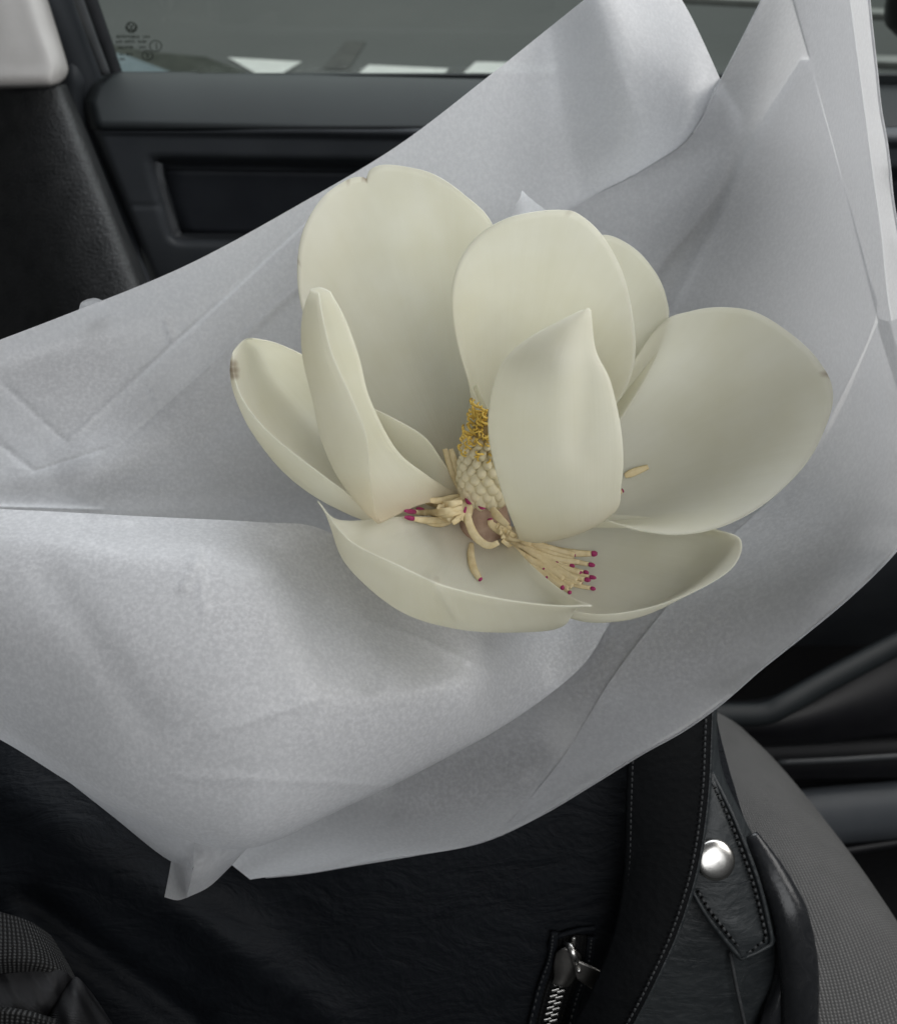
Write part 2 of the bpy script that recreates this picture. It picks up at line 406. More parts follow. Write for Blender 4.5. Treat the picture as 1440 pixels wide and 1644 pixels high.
# ------------------------------------------------------------------ car door
YD = 0.86
def door_pt(px, py, off):
    d = ray(px, py); y = YD + 0.012 * 0 - np.asarray(off, float)
    t = y / d[..., 1]
    return CAM + t[..., None] * d
car = empty('car', (0.1, YD, 0.30), 'dark car interior: charcoal door, two-tone pillar and grey cloth seat', 'car')
def left_edge(py):
    return np.interp(py, [116, 124, 140, 165, 200, 250, 460, 700, 1100], [186, 160, 142, 132, 140, 158, 240, 330, 470])
R_, C_ = 190, 150
tt = np.linspace(0, 1, R_); py = 118 + (1080 - 118) * (tt ** 1.25)
ss = np.linspace(0, 1, C_) ** 1.5
PY = np.repeat(py[:, None], C_, 1); PX = left_edge(PY) + ss[None, :] * (1750 - left_edge(PY))
PYs = PY - 0.016 * (PX - 250)                      # the sill climbs a little to the left
sill = 0.025 + 0.055 * np.clip((PYs - 118) / 84, 0, 1) ** .8 - 0.014 * sst(PYs, 203, 216)
rec_l = np.interp(PYs, [240, 275, 378, 400], [248, 254, 282, 292])
inside = sst(PX, rec_l - 16, rec_l + 14) * sst(PYs, 244, 262) * (1 - sst(PYs, 372, 390))
off = sill - 0.055 * inside - 0.02 * sst(PYs, 400, 600)
off = off - 0.003 * np.exp(-((PYs - 330) / 2.0) ** 2) * (1 - sst(PX, rec_l - 12, rec_l + 4))
off = off - 0.06 * (1 - sst(PX - left_edge(PY), 0, 26)) ** 2
DG = door_pt(PX, PY, off)
ir = int(np.argmin(np.abs(py - 206)))
door = thick('door_panel', DG[ir:], .004, M_DOOR, car)
thick('sill_trim', DG[:ir + 1], .004, M_DOORHI, door)
# recess insert with its own smooth face
g = np.array([[(266, 272, 0), (700, 278, 0), (1500, 290, 0)], [(272, 320, 0), (700, 326, 0), (1500, 338, 0)], [(292, 372, 0), (700, 378, 0), (1500, 392, 0)]], float)
gi = up2(g, 12, 30)
thick('recess_panel', door_pt(gi[..., 0], gi[..., 1], .018), .003, simple('recess_plastic', (.030, .034, .042), (.040, .045, .054), .6, .4, 20, .1, .0006, 700), door)
M_LIP_LIT = simple('lit_recess_lip', (.085, .090, .098), (.105, .112, .12), .5, .4, 20, .1, .0006, 700)  # lighter grey for an added tube, painting the highlight along the recess lip
tube('recess_lip_highlight', [door_pt(np.float64(x), np.float64(y), o_) for x, y, o_ in ((252, 258, .050), (247, 285, .052), (252, 320, .052), (264, 356, .052), (276, 380, .052), (300, 389, .052), (420, 391, .050), (700, 396, .048))], [.006, .011, .011, .011, .010, .006, .004, .003], M_LIP_LIT, door, n=60, seg=12, flat=.45)
# window glass, seal and frame
def glass_pt(px, py): return door_pt(px, py, -0.02)
gp = np.array([[glass_pt(np.float64(x), np.float64(y)) for x in np.linspace(120, 1800, 8)] for y in (-420, -150, 0, 80, 160)])
glass = thick('window_glass', gp, .003, M_GLASS, door)
def dbar(name, pts, r, mat, flat_=.5, off=.02):
    return tube(name, [door_pt(np.float64(x), np.float64(y), off) for x, y in pts], r, mat, door, n=20, seg=10, flat=flat_)
dbar('window_frame', [(30, -150), (72, -30), (110, 70), (160, 190)], .021, M_DOOR, .5, .0)
dbar('frame_trim', [(88, -100), (124, -6), (148, 60), (170, 118)], .0042, M_SEALHI, .8, .03)
dbar('window_seal', [(108, -100), (142, -6), (165, 60), (186, 122)], .0068, M_RUBBER, .8, .012)
# printed stamp on the glass
def gl(px, py): return door_pt(np.float64(px), np.float64(py), -0.0165)
def glline(segs, w):
    items = []
    for (x0, y0, x1, y1) in segs:
        a = gl(x0, y0); b = gl(x1, y1); t = (b - a) / 2; n = np.cross(t, [0, 1, 0]); n = n / np.linalg.norm(n) * w
        items.append(((a + b) / 2, t, n, np.array([0, .0003, 0])))
    return items
def ringsegs(cx, cy, r, n=20):
    return [(cx + r * math.cos(2 * math.pi * k / n), cy + r * .92 * math.sin(2 * math.pi * k / n), cx + r * math.cos(2 * math.pi * (k + 1) / n), cy + r * .92 * math.sin(2 * math.pi * (k + 1) / n)) for k in range(n)]
boxes('glass_emblem', glline(ringsegs(211, 43, 8.5), .0006) + glline([(206, 37, 211, 43), (216, 37, 211, 43), (204, 41, 208, 50), (208, 50, 211, 44), (211, 44, 214, 50), (214, 50, 218, 41)], .0005), M_PRINT, door)
txt = []
for y, runs in ((58, ((187, 224), (230, 241))), (66, ((187, 196), (200, 216), (222, 235))), (75, ((190, 213), (224, 234))), (86, ((193, 194), (197, 198), (203, 214))), (95, ((193, 201),))):
    for x0, x1 in runs:
        x = x0
        while x < x1:
            w = random.uniform(1.4, 2.6); h = random.uniform(1.5, 2.3)
            txt.append((x, y - h, x, y + h)); txt.append((x, y + random.choice((-1, 0, 1)) * h, min(x + w, x1), y + random.choice((-1, 0, 1)) * h)); x += w + .9
boxes('glass_lettering', glline(txt, .00028), M_PRINT, door)
boxes('glass_mark', glline(ringsegs(250, 73, 9.5) + [(251, 68, 252, 79)], .0004), M_PRINT, door)
boxes('glass_mark', glline(ringsegs(237, 88, 8.5) + [(233, 85, 241, 85), (237, 85, 237, 93)], .0005), M_PRINT, door)

lathe('mirror_housing', PD(np.float64(1482), np.float64(4), np.float64(1.12)), RT, [(.004, -.04), (.026, -.034), (.036, -.02), (.038, .0), (.038, .08), (.03, .10)], M_BLACK, door, 28)
# lower door: map pocket, its rim, sill strips, floor
pk = np.array([[(1090, 1122, 1.02), (1240, 1120, 1.02), (1440, 1020, 1.05), (1700, 890, 1.10)],
               [(1090, 1160, 1.00), (1240, 1165, 1.00), (1440, 1110, 1.03), (1700, 1000, 1.08)],
               [(1090, 1195, 1.03), (1240, 1196, 1.03), (1440, 1180, 1.05), (1700, 1150, 1.10)]], float)
g = up2(pk, 14, 30); thick('map_pocket', PD(g[..., 0], g[..., 1], g[..., 2]), .006, M_BLACK, door)
tube('pocket_rim', [PD(np.float64(x), np.float64(y), np.float64(d)) for x, y, d in ((1080, 1150, .985), (1160, 1148, .985), (1225, 1146, .985), (1262, 1130, .985), (1330, 1092, .995), (1440, 1034, 1.01), (1560, 972, 1.03), (1700, 900, 1.06))], .0125, M_DOORHI, door, n=50, seg=12, flat=.6)
floor = tag(mk('car_floor', [(-.9, -.6, .30), (1.3, -.6, .30), (1.3, .95, .30), (-.9, .95, .30)], [(0, 1, 2, 3)], M_CARPET, smooth=False), kind='structure')
sillm = car
def fbar(name, pts, d, r, mat, fl=.5):
    return tube(name, [PD(np.float64(x), np.float64(y), np.float64(d)) for x, y in pts], r, mat, sillm, n=16, seg=10, flat=fl)
sillm = fbar('door_sill', [(1100, 1212), (1300, 1212), (1750, 1200)], 1.10, .030, M_BLACK)
fbar('sill_strip', [(1150, 1192), (1260, 1191), (1350, 1190)], 1.065, .0025, M_SEALHI)
fbar('sill_strip', [(1250, 1224), (1345, 1220), (1460, 1213), (1750, 1195)], 1.06, .0030, M_SEALHI)
fbar('sill_cover', [(1150, 1330), (1320, 1312), (1460, 1300), (1750, 1270)], 1.10, .034, M_DOOR)
fbar('sill_strip', [(1330, 1372), (1460, 1352), (1750, 1310)], 1.08, .004, M_BLACK)

# ------------------------------------------------------------------ B pillar
def dgrid(rows, nu, nv):
    g = up2(np.array(rows, float), nu, nv); return PD(g[..., 0], g[..., 1], g[..., 2])
low = [[(-260, 138, .95), (-60, 140, .81), (20, 140, .765), (84, 138, .755), (100, 136, .775), (104, 138, .82)],
       [(-260, 250, .95), (-50, 240, .81), (45, 240, .765), (118, 230, .755), (140, 232, .775), (146, 236, .82)],
       [(-260, 380, .95), (-10, 370, .81), (85, 370, .765), (168, 360, .755), (191, 362, .775), (198, 366, .82)],
       [(-260, 520, .95), (40, 520, .81), (130, 520, .765), (218, 500, .755), (246, 502, .775), (254, 506, .82)],
       [(-260, 700, .95), (100, 700, .81), (200, 700, .765), (290, 690, .755), (324, 692, .775), (332, 696, .82)]]
pil = thick('pillar_trim', dgrid(low, 50, 50), .004, M_PILLAR, car)
upg = [[(-260, -260, .79), (-100, -260, .745), (-60, -260, .74), (-30, -260, .745), (-12, -260, .765), (-8, -260, .80)],
       [(-260, -60, .79), (-60, -60, .745), (10, -60, .74), (40, -60, .745), (52, -60, .765), (56, -60, .80)],
       [(-260, 40, .79), (-60, 40, .745), (40, 40, .74), (68, 38, .745), (82, 38, .765), (86, 38, .80)],
       [(-260, 100, .79), (-60, 100, .745), (60, 100, .74), (88, 98, .745), (100, 98, .765), (104, 98, .80)],
       [(-260, 128, .79), (-60, 128, .745), (60, 127, .74), (86, 126, .745), (102, 118, .765), (106, 114, .80)],
       [(-260, 137, .79), (-60, 137, .75), (60, 136, .747), (84, 134, .752), (97, 128, .77), (100, 122, .80)],
       [(-260, 139, .80), (-60, 139, .765), (60, 138, .762), (80, 136, .765), (90, 132, .78), (96, 126, .81)]]
thick('upper_cover', dgrid(upg, 60, 40), .003, M_PILLARUP, pil)
bpost = [[(-40, -300, .86), (20, -300, .86), (90, -300, .87)], [(60, 0, .85), (95, 0, .84), (132, 0, .87)], [(90, 110, .85), (120, 110, .84), (160, 122, .87)],
         [(110, 200, .86), (140, 200, .87), (165, 200, .90)], [(190, 450, .90), (215, 450, .91), (240, 450, .93)], [(300, 760, .98), (330, 760, 1.0), (360, 760, 1.0)]]
thick('pillar_post', dgrid(bpost, 40, 14), .004, M_DOOR, pil)

# ------------------------------------------------------------------ seat
sg = [[(980, 1120, .74), (1090, 1125, .70), (1150, 1148, .685), (1180, 1166, .69), (1192, 1180, .71), (1190, 1215, .76)],
      [(980, 1180, .70), (1110, 1190, .655), (1180, 1205, .645), (1235, 1222, .655), (1246, 1236, .68), (1238, 1270, .73)],
      [(980, 1300, .64), (1140, 1300, .60), (1230, 1310, .585), (1300, 1308, .60), (1318, 1322, .625), (1305, 1360, .68)],
      [(980, 1430, .59), (1170, 1430, .55), (1290, 1430, .535), (1375, 1415, .55), (1398, 1432, .575), (1380, 1480, .63)],
      [(980, 1560, .55), (1200, 1560, .51), (1340, 1560, .50), (1440, 1530, .51), (1470, 1548, .535), (1450, 1600, .59)],
      [(980, 1720, .52), (1230, 1720, .48), (1380, 1720, .47), (1500, 1680, .48), (1536, 1700, .505), (1520, 1760, .56)],
      [(980, 1860, .50), (1250, 1860, .46), (1420, 1860, .45), (1560, 1830, .46), (1600, 1850, .485), (1590, 1910, .54)]]
V = np.array([(x, y, z) for z in (.62, .80) for x, y in ((-.60, -.25), (.20, -.25), (.17, .50), (-.60, .50))])
seat = mk('seat', V, [(3, 2, 1, 0), (4, 5, 6, 7), (0, 1, 5, 4), (1, 2, 6, 5), (2, 3, 7, 6), (3, 0, 4, 7)], M_SEAT, car, uv=V[:, :2], smooth=False)
thick('bolster', dgrid(sg, 90, 60), .004, M_SEAT, seat)
mk('seat_base', V * [1, 1, 0] + np.array([0, 0, .30]) + np.repeat([[0, 0, 0], [0, 0, .33]], 4, 0), [(3, 2, 1, 0), (4, 5, 6, 7), (0, 1, 5, 4), (1, 2, 6, 5), (2, 3, 7, 6), (3, 0, 4, 7)], M_BLACK, seat, smooth=False)

# ------------------------------------------------------------------ leather bag
bag = empty('leather_bag', tuple(P(np.float64(600), np.float64(1700), 110)), 'black leather bag with wide strap, zip pocket and steel snap', 'bag')
bgd = [[(-200, 960, 190), (60, 960, 150), (320, 980, 120), (600, 1000, 105), (860, 1010, 100), (1060, 1040, 104), (1150, 1060, 112)],
       [(-200, 1120, 150), (60, 1140, 118), (320, 1160, 100), (600, 1180, 92), (860, 1180, 90), (1060, 1170, 92), (1150, 1150, 100)],
       [(-200, 1270, 120), (60, 1290, 96), (320, 1300, 92), (600, 1310, 90), (860, 1310, 88), (1080, 1300, 88), (1190, 1300, 96)],
       [(-200, 1420, 96), (60, 1430, 84), (320, 1430, 98), (600, 1430, 92), (860, 1430, 90), (1100, 1430, 88), (1240, 1440, 94)],
       [(-200, 1560, 84), (60, 1560, 80), (320, 1560, 100), (600, 1560, 96), (860, 1560, 92), (1100, 1560, 90), (1270, 1560, 96)],
       [(-200, 1720, 84), (60, 1720, 84), (320, 1720, 104), (600, 1720, 100), (860, 1720, 96), (1100, 1720, 94), (1280, 1720, 100)],
       [(-200, 1900, 96), (60, 1900, 96), (320, 1900, 112), (600, 1900, 108), (860, 1900, 104), (1100, 1900, 104), (1290, 1900, 108)]]
BG = up2(np.array(bgd, float), 110, 150)
# soft slack folds in the leather on the left
def vfold(G, x0, y0, x1, y1, amp, w, sharp=False):
    d = np.array([x1 - x0, y1 - y0], float); Ln = np.hypot(*d); d /= Ln
    rx = G[..., 0] - x0; ry = G[..., 1] - y0
    t = (rx * d[0] + ry * d[1]) / Ln; s = rx * d[1] - ry * d[0]
    end = sst(t, -.12, .12) * (1 - sst(t, .88, 1.12))
    prof = np.exp(-np.abs(s) / w) if sharp else np.exp(-(s / w) ** 2)
    G[..., 2] += amp * prof * end
vfold(BG, 40, 1440, 340, 1660, 8, 26); vfold(BG, -40, 1230, 420, 1560, -9, 60); vfold(BG, 250, 1420, 560, 1660, -5, 40)
thick('front_panel', PG(BG), 0, M_LEATHER, bag, vec=FW * .10 + np.array([0, .02, -.02]))
def band(name, left, right, n, m, th, mat, parent, bulge=0.):
    l = cr(np.array(left, float), n); r = cr(np.array(right, float), n)
    s = np.linspace(0, 1, m)[None, :, None]
    g = l[:, None] * (1 - s) + r[:, None] * s
    g[..., 2] -= bulge * (4 * s[..., 0] * (1 - s[..., 0]))
    return thick(name, PG(g), th, mat, parent), l, r
# gusset beside the tab
side, _, _ = band('side_panel', [(1100, 1090, 90), (1110, 1200, 80), (1120, 1330, 74), (1080, 1460, 76), (1030, 1560, 78), (990, 1720, 84)],
     [(1146, 1080, 96), (1152, 1225, 88), (1200, 1335, 84), (1256, 1445, 84), (1288, 1540, 86), (1294, 1720, 90)], 60, 24, .003, M_TAB, bag, 5)
tube('rolled_edge', [P(np.float64(x), np.float64(y), np.float64(z)) for x, y, z in ((1206, 1340, 80), (1238, 1400, 74), (1266, 1465, 70), (1281, 1540, 70), (1284, 1620, 72), (1278, 1760, 80))], [.003, .0062, .0082, .0086, .0084, .0084], M_GLOSS, bag, n=50, seg=20, flat=.7)
tube('seam_piping', [P(np.float64(x), np.float64(y), np.float64(z)) for x, y, z in ((1172, 1530, 72), (1183, 1590, 72), (1196, 1650, 74), (1205, 1720, 76))], .0009, M_THREAD, bag, n=24, seg=6)
g = up2(np.array([[(1243, 1460, 76), (1256, 1462, 72), (1268, 1480, 74)], [(1246, 1560, 80), (1258, 1540, 74), (1268, 1540, 76)], [(1222, 1640, 76), (1248, 1620, 73), (1266, 1610, 76)], [(1190, 1720, 78), (1225, 1720, 75), (1262, 1720, 78)]], float), 30, 12)
thick('gusset_fold', PG(g), .002, M_GLOSS, bag)

# tab with snap
tl = [(1136, 1236, 78), (1118, 1330, 70), (1104, 1400, 68), (1112, 1432, 67), (1140, 1478, 66), (1186, 1535, 68)]
trr = [(1142, 1238, 78), (1180, 1318, 72), (1215, 1410, 70), (1236, 1490, 70), (1238, 1515, 70), (1196, 1537, 69)]
tab, tL, tR = band('snap_tab', tl, trr, 60, 24, .0028, M_TAB, bag, 3)
def edge_lift(a): return a
# raised rim of the tab and its stitches
rim = [(1142, 1240, 75), (1180, 1318, 69), (1215, 1410, 67), (1233, 1480, 67), (1238, 1512, 67), (1228, 1522, 67), (1196, 1537, 66), (1184, 1533, 65), (1140, 1478, 63), (1112, 1430, 64), (1105, 1405, 65)]
tube('tab_edge', [P(*map(np.float64, q)) for q in rim], .0011, M_TAB, bag, n=80, seg=8)
stl = [(1143, 1256, 72), (1172, 1318, 68), (1206, 1410, 66), (1224, 1480, 66), (1229, 1508, 66), (1218, 1516, 66), (1194, 1527, 65), (1146, 1472, 62), (1118, 1428, 63)]
pth = cr(np.array(stl, float), 400); Ls = np.concatenate([[0], np.cumsum(np.hypot(*np.diff(pth[:, :2], axis=0).T))])
st = []; hl = []
s = 2.0
while s + 8 < Ls[-1]:
    a = [np.interp(s, Ls, pth[:, k]) for k in range(3)]; b = [np.interp(s + 6.2, Ls, pth[:, k]) for k in range(3)]
    st.append((P(*map(np.float64, a)), P(*map(np.float64, b))))
    c0 = [np.interp(s + 7.4, Ls, pth[:, k]) for k in range(3)]; c1 = [np.interp(s + 9.8, Ls, pth[:, k]) for k in range(3)]
    hl.append((P(*map(np.float64, c0)), P(*map(np.float64, c1)))); s += 11.4
tag(capsules('stitching', st, .00075, M_THREAD, bag), kind='stuff'); tag(capsules('stitch_holes', hl, .0009, M_HOLE, bag), kind='stuff')
sb = P(np.float64(1148), np.float64(1381), np.float64(63)); ax = -FW * .9 + UP * .15 + RT * .1
R0 = 31.5 * (D0 + .063) / FPX
lathe('snap_button', sb, ax, [(R0 * 1.02, -.002), (R0 * 1.03, .0004), (R0, .0012), (R0 * .95, .0017), (R0 * .85, .0022), (R0 * .65, .0027), (R0 * .4, .0030), (R0 * .2, .0031), (0, .0032)], M_METAL, bag, 40)

# wide strap
sl = [(1010, 1050, 60), (1008, 1180, 62), (1004, 1300, 66), (1001, 1400, 68), (988, 1490, 68), (956, 1580, 68), (915, 1660, 70), (860, 1760, 74)]
sr = [(1146, 1050, 60), (1141, 1180, 60), (1136, 1280, 60), (1120, 1390, 60), (1090, 1490, 60), (1052, 1575, 60), (1010, 1655, 62), (950, 1760, 66)]
strap, sL, sR = band('shoulder_strap', sl, sr, 80, 24, .0034, M_LEATHER2, bag, 1.5)
tube('strap_edge', [P(*map(np.float64, q)) for q in np.array(sr) + [0, 0, -.5]], .0013, M_TAB, bag, n=80, seg=8)
def stitch_line(line, inset, pitch, length, r, mat, lift):
    pt = cr(np.array(line, float), 500); Ls = np.concatenate([[0], np.cumsum(np.hypot(*np.diff(pt[:, :2], axis=0).T))])
    out = []; s = 0.
    while s + length < Ls[-1]:
        a = np.array([np.interp(s, Ls, pt[:, k]) for k in range(3)]); b = np.array([np.interp(s + length, Ls, pt[:, k]) for k in range(3)])
        a[0] += inset; b[0] += inset; a[2] -= lift; b[2] -= lift
        out.append((P(*map(np.float64, a)), P(*map(np.float64, b)))); s += pitch
    return out
tag(capsules('stitching', stitch_line(sr, -9, 9.5, 6.5, .0005, M_THREAD, 3.4), .00055, M_THREAD, bag), kind='stuff')
tag(capsules('stitching', stitch_line(sl, 9, 9.5, 6.0, .0005, M_THREAD, 2.4), .0004, M_THREAD, bag), kind='stuff')

# zip pocket
def bp(x, y, lift): # point above the front panel
    return hit(BVB, np.float64(x), np.float64(y), lift)
BVB = bvh_of([o for o in bag.children if o.name.startswith('front_panel')])
zf = [(884, 1520), (890, 1506), (930, 1494), (952, 1493)]
zc = [(918, 1500), (912, 1545), (893, 1600), (874, 1680), (862, 1740)]
zz = cr(np.array(zc, float), 60)
def zgrid(w0, w1, lift):
    rows = []
    for i in range(60):
        t = zz[min(i + 1, 59)] - zz[max(i - 1, 0)]; t /= np.hypot(*t); n = np.array([-t[1], t[0]])
        if n[0] < 0: n = -n
        rows.append([bp(*(zz[i] + n * w), lift) for w in np.linspace(w0, w1, 5)])
    return np.array(rows)
M_TAPE = weave_mat('black_zip_tape', (.004, .004, .004), (.012, .012, .012), 200, 200)
thick('zip_tape', zgrid(-24, 26, .0012), .0012, M_TAPE, bag)
thick('zip_welt', zgrid(-34, -23, .0022), .0030, M_LEATHER, bag)
thick('zip_welt', zgrid(25, 37, .0022), .0030, M_LEATHER, bag)
tag(capsules('stitching', [(zgrid(-30, -30, .0042)[i, 0], zgrid(-30, -30, .0042)[i + 1, 0]) for i in range(2, 58, 2)], .0005, M_THREAD, bag), kind='stuff')
tag(capsules('stitching', [(zgrid(32, 32, .0042)[i, 0], zgrid(32, 32, .0042)[i + 1, 0]) for i in range(2, 58, 2)], .0005, M_THREAD, bag), kind='stuff')
tube('zip_welt', [bp(x, y, .0022) for x, y in ((882, 1524), (890, 1507), (925, 1495), (956, 1492))], .0013, M_LEATHER, bag, n=20, seg=8)
tooth_mesh = None
for i, y in enumerate(np.arange(1582, 1700, 9.4)):
    for sgn in (-1, 1):
        yy = y + (4.7 if sgn > 0 else 0) - 3
        cx = np.interp(yy, zz[:, 1], zz[:, 0]); c = bp(cx + sgn * 5.0, yy - sgn * 1.2, .0030)
        axx = (RT * .96 + UP * .26) * .0019; ayy = (UP * .96 - RT * .26) * .00062; azz = -FW * .0009
        if tooth_mesh is None:
            o = boxes('zip_tooth', [(c, axx, ayy, azz)], M_METAL, bag, smooth=False); tooth_mesh = o.data
            md = o.modifiers.new('bevel', 'BEVEL'); md.width = .0003; md.segments = 2; o0 = o; off0 = c - (ORG[o.name])
        else:
            o = o0.copy(); col.objects.link(o); o.parent = bag; o.location = (c - off0) - ORG[bag.name]; ORG[o.name] = c - off0
# slider
body = np.array([[(893, 1530, 0), (905, 1522, 0), (922, 1524, 0), (932, 1534, 0)], [(889, 1548, 0), (904, 1545, 0), (922, 1545, 0), (931, 1550, 0)], [(890, 1568, 0), (901, 1568, 0), (913, 1570, 0), (921, 1572, 0)], [(886, 1580, 0), (895, 1582, 0), (905, 1584, 0), (914, 1582, 0)]], float)
bgq = up2(body, 20, 16)
arch = .0052 + .0016 * np.sin(np.linspace(0, math.pi, 16))[None, :] * np.ones((20, 1))
SG = np.array([[bp(bgq[i, j, 0], bgq[i, j, 1], arch[i, j]) for j in range(16)] for i in range(20)])
slider = thick('zip_slider', SG, .0014, M_DARKMETAL, bag)
tube('slider_loop', [bp(x, y, z) for x, y, z in ((908, 1516, .004), (914, 1520, .009), (920, 1532, .011), (924, 1545, .010), (926, 1556, .005))], .0017, M_METAL, bag, n=24, seg=10, flat=.7)
tube('slider_stop', [bp(x, y, .005) for x, y in ((921, 1505), (921, 1512), (920, 1520))], .0012, M_METAL, bag, n=10, seg=8)
pt = np.array([[(919, 1546, 0), (930, 1556, 0), (940, 1566, 0)], [(940, 1549, 0), (942, 1568, 0), (942, 1584, 0)], [(969, 1562, 0), (963, 1578, 0), (956, 1592, 0)]], float)
pt = np.array([[(926, 1541, 0), (922, 1556, 0), (926, 1572, 0)], [(948, 1551, 0), (941, 1567, 0), (940, 1581, 0)], [(970, 1562, 0), (963, 1578, 0), (956, 1592, 0)]], float)
pq = up2(pt, 14, 12)
thick('pull_tab', np.array([[bp(pq[i, j, 0], pq[i, j, 1], .0095) for j in range(12)] for i in range(14)]), .0012, M_DARKMETAL, bag)
lathe('pull_rivet', bp(929, 1559, .0105), -FW, [(.0012, -.001), (.0012, .0004), (.0008, .0009), (0, .001)], M_METAL, bag, 14)

# ------------------------------------------------------------------ woven backpack at the corner
pack = empty('nylon_backpack', tuple(P(np.float64(20), np.float64(1700), 60)), 'black nylon backpack corner with coarse woven webbing beside the leather bag', 'backpack')
g = up2(np.array([[(-160, 1450, 66), (-60, 1455, 50), (0, 1468, 44), (45, 1485, 46), (75, 1505, 58), (80, 1512, 84)],
                  [(-160, 1500, 52), (-60, 1505, 38), (0, 1510, 34), (58, 1522, 38), (98, 1545, 52), (104, 1552, 80)],
                  [(-160, 1550, 48), (-60, 1550, 34), (0, 1540, 30), (62, 1546, 34), (112, 1572, 48), (118, 1580, 78)],
                  [(-160, 1572, 50), (-60, 1570, 36), (0, 1560, 32), (60, 1557, 36), (120, 1580, 48), (126, 1588, 78)]], float), 40, 50)
thick('webbing', PG(g), .003, M_WEB, pack)
g = np.array([[(-160, 1568, 46), (-60, 1566, 36), (0, 1560, 34), (60, 1556, 36), (110, 1566, 42), (140, 1596, 56), (146, 1606, 88)],
              [(-160, 1600, 36), (-60, 1598, 28), (0, 1594, 28), (64, 1592, 32), (112, 1602, 36), (158, 1625, 54), (164, 1634, 88)],
              [(-160, 1640, 32), (-60, 1640, 24), (0, 1636, 24), (64, 1636, 30), (116, 1642, 32), (176, 1660, 52), (184, 1668, 88)],
              [(-160, 1720, 34), (-60, 1720, 28), (0, 1716, 28), (64, 1720, 34), (116, 1720, 36), (200, 1730, 54), (208, 1734, 90)],
              [(-160, 1820, 60), (-60, 1820, 60), (0, 1816, 60), (64, 1820, 60), (116, 1820, 60), (220, 1830, 70), (228, 1834, 100)]], float)
g = up2(g, 70, 70); vfold(g, 112, 1574, 62, 1660, 7, 9); vfold(g, 130, 1580, 112, 1680, -5, 14)
thick('nylon_panel', PG(g), .003, M_NYLON, pack)
g = up2(np.array([[(-160, 1612, 24), (-40, 1618, 18), (30, 1624, 18), (90, 1640, 22)], [(-160, 1690, 24), (-40, 1690, 18), (20, 1690, 18), (70, 1690, 22)]], float), 16, 30)
thick('webbing', PG(g), .003, M_WEB, pack)

# ------------------------------------------------------------------ wrapping paper
def crumple(G, amp, seed, k=7):
    r = np.random.default_rng(seed)
    for _ in range(k):
        x0, y0 = r.uniform(0, 1440), r.uniform(0, 1400); an = r.uniform(0, math.pi); ln = r.uniform(120, 360)
        vfold(G, x0, y0, x0 + ln * math.cos(an), y0 + ln * math.sin(an), r.uniform(-amp, amp), r.uniform(10, 40), r.random() < .35)
Bs = [((1262, -90, 55), 34, 0, (1382, -90, -45)), ((1222, 0, 62), 42, 6, (1396, 0, -50)), ((1155, 132, 70), 54, 14, (1412, 150, -55)),
      ((1108, 220, 72), 62, 22, (1428, 270, -58)), ((1030, 275, 76), 70, 28, (1442, 380, -60)), ((900, 350, 82), 78, 36, (1462, 520, -62)),
      ((800, 480, 88), 85, 40, (1490, 660, -62)), ((700, 640, 88), 85, 36, (1490, 790, -58)), ((600, 800, 80), 75, 22, (1440, 885, -46)),
      ((540, 920, 60), 55, 12, (1300, 1013, -32)), ((500, 1020, 50), 45, 15, (1150, 1137, -8)), ((460, 1120, 50), 45, 30, (1000, 1232, 24)),
      ((420, 1220, 55), 50, 45, (800, 1343, 56)), ((385, 1320, 65), 65, 65, (560, 1391, 75)), ((368, 1386, 75), 77, 78, (402, 1413, 80))]
rows = []
for a, m1, m2, b in Bs:
    a = np.array(a, float); b = np.array(b, float)
    p1 = a * 2 / 3 + b / 3; p2 = a / 3 + b * 2 / 3; p1[2] = m1; p2[2] = m2
    rows.append([a, p1, p2, b])
GB = up2(np.array(rows), 260, 120)
wob = rng.normal(0, 1, 40); wv = np.interp(np.linspace(0, 39, 260), np.arange(40), wob)
GB[:, -6:, 1] += wv[:, None] * np.linspace(0, 2.0, 6)[None]; GB[:, -14:, 2] += np.roll(wv, 9)[:, None] * np.linspace(0, 2.2, 14)[None]; GB[:, -6:, 0] += np.roll(wv, 5)[:, None] * np.linspace(0, 1.8, 6)[None]       # cut edge is not perfectly straight
vfold(GB, 800, 1330, 1130, 1160, -2.5, 7, True); vfold(GB, 860, 1320, 1010, 1225, 2.0, 6, True); vfold(GB, 560, 1385, 700, 1345, -2, 8, True)
vfold(GB, 1412, 60, 1440, 420, 2, 8); vfold(GB, 600, 1250, 900, 1180, 6, 50); vfold(GB, 640, 1330, 860, 1260, -4, 30)
sheetB = tag(sheet('wrapping_paper', PG(GB), M_PAPER),
    'white translucent paper sheet curving round the right of the flower down onto the bag', 'paper')
BVS = bvh_of([sheetB])
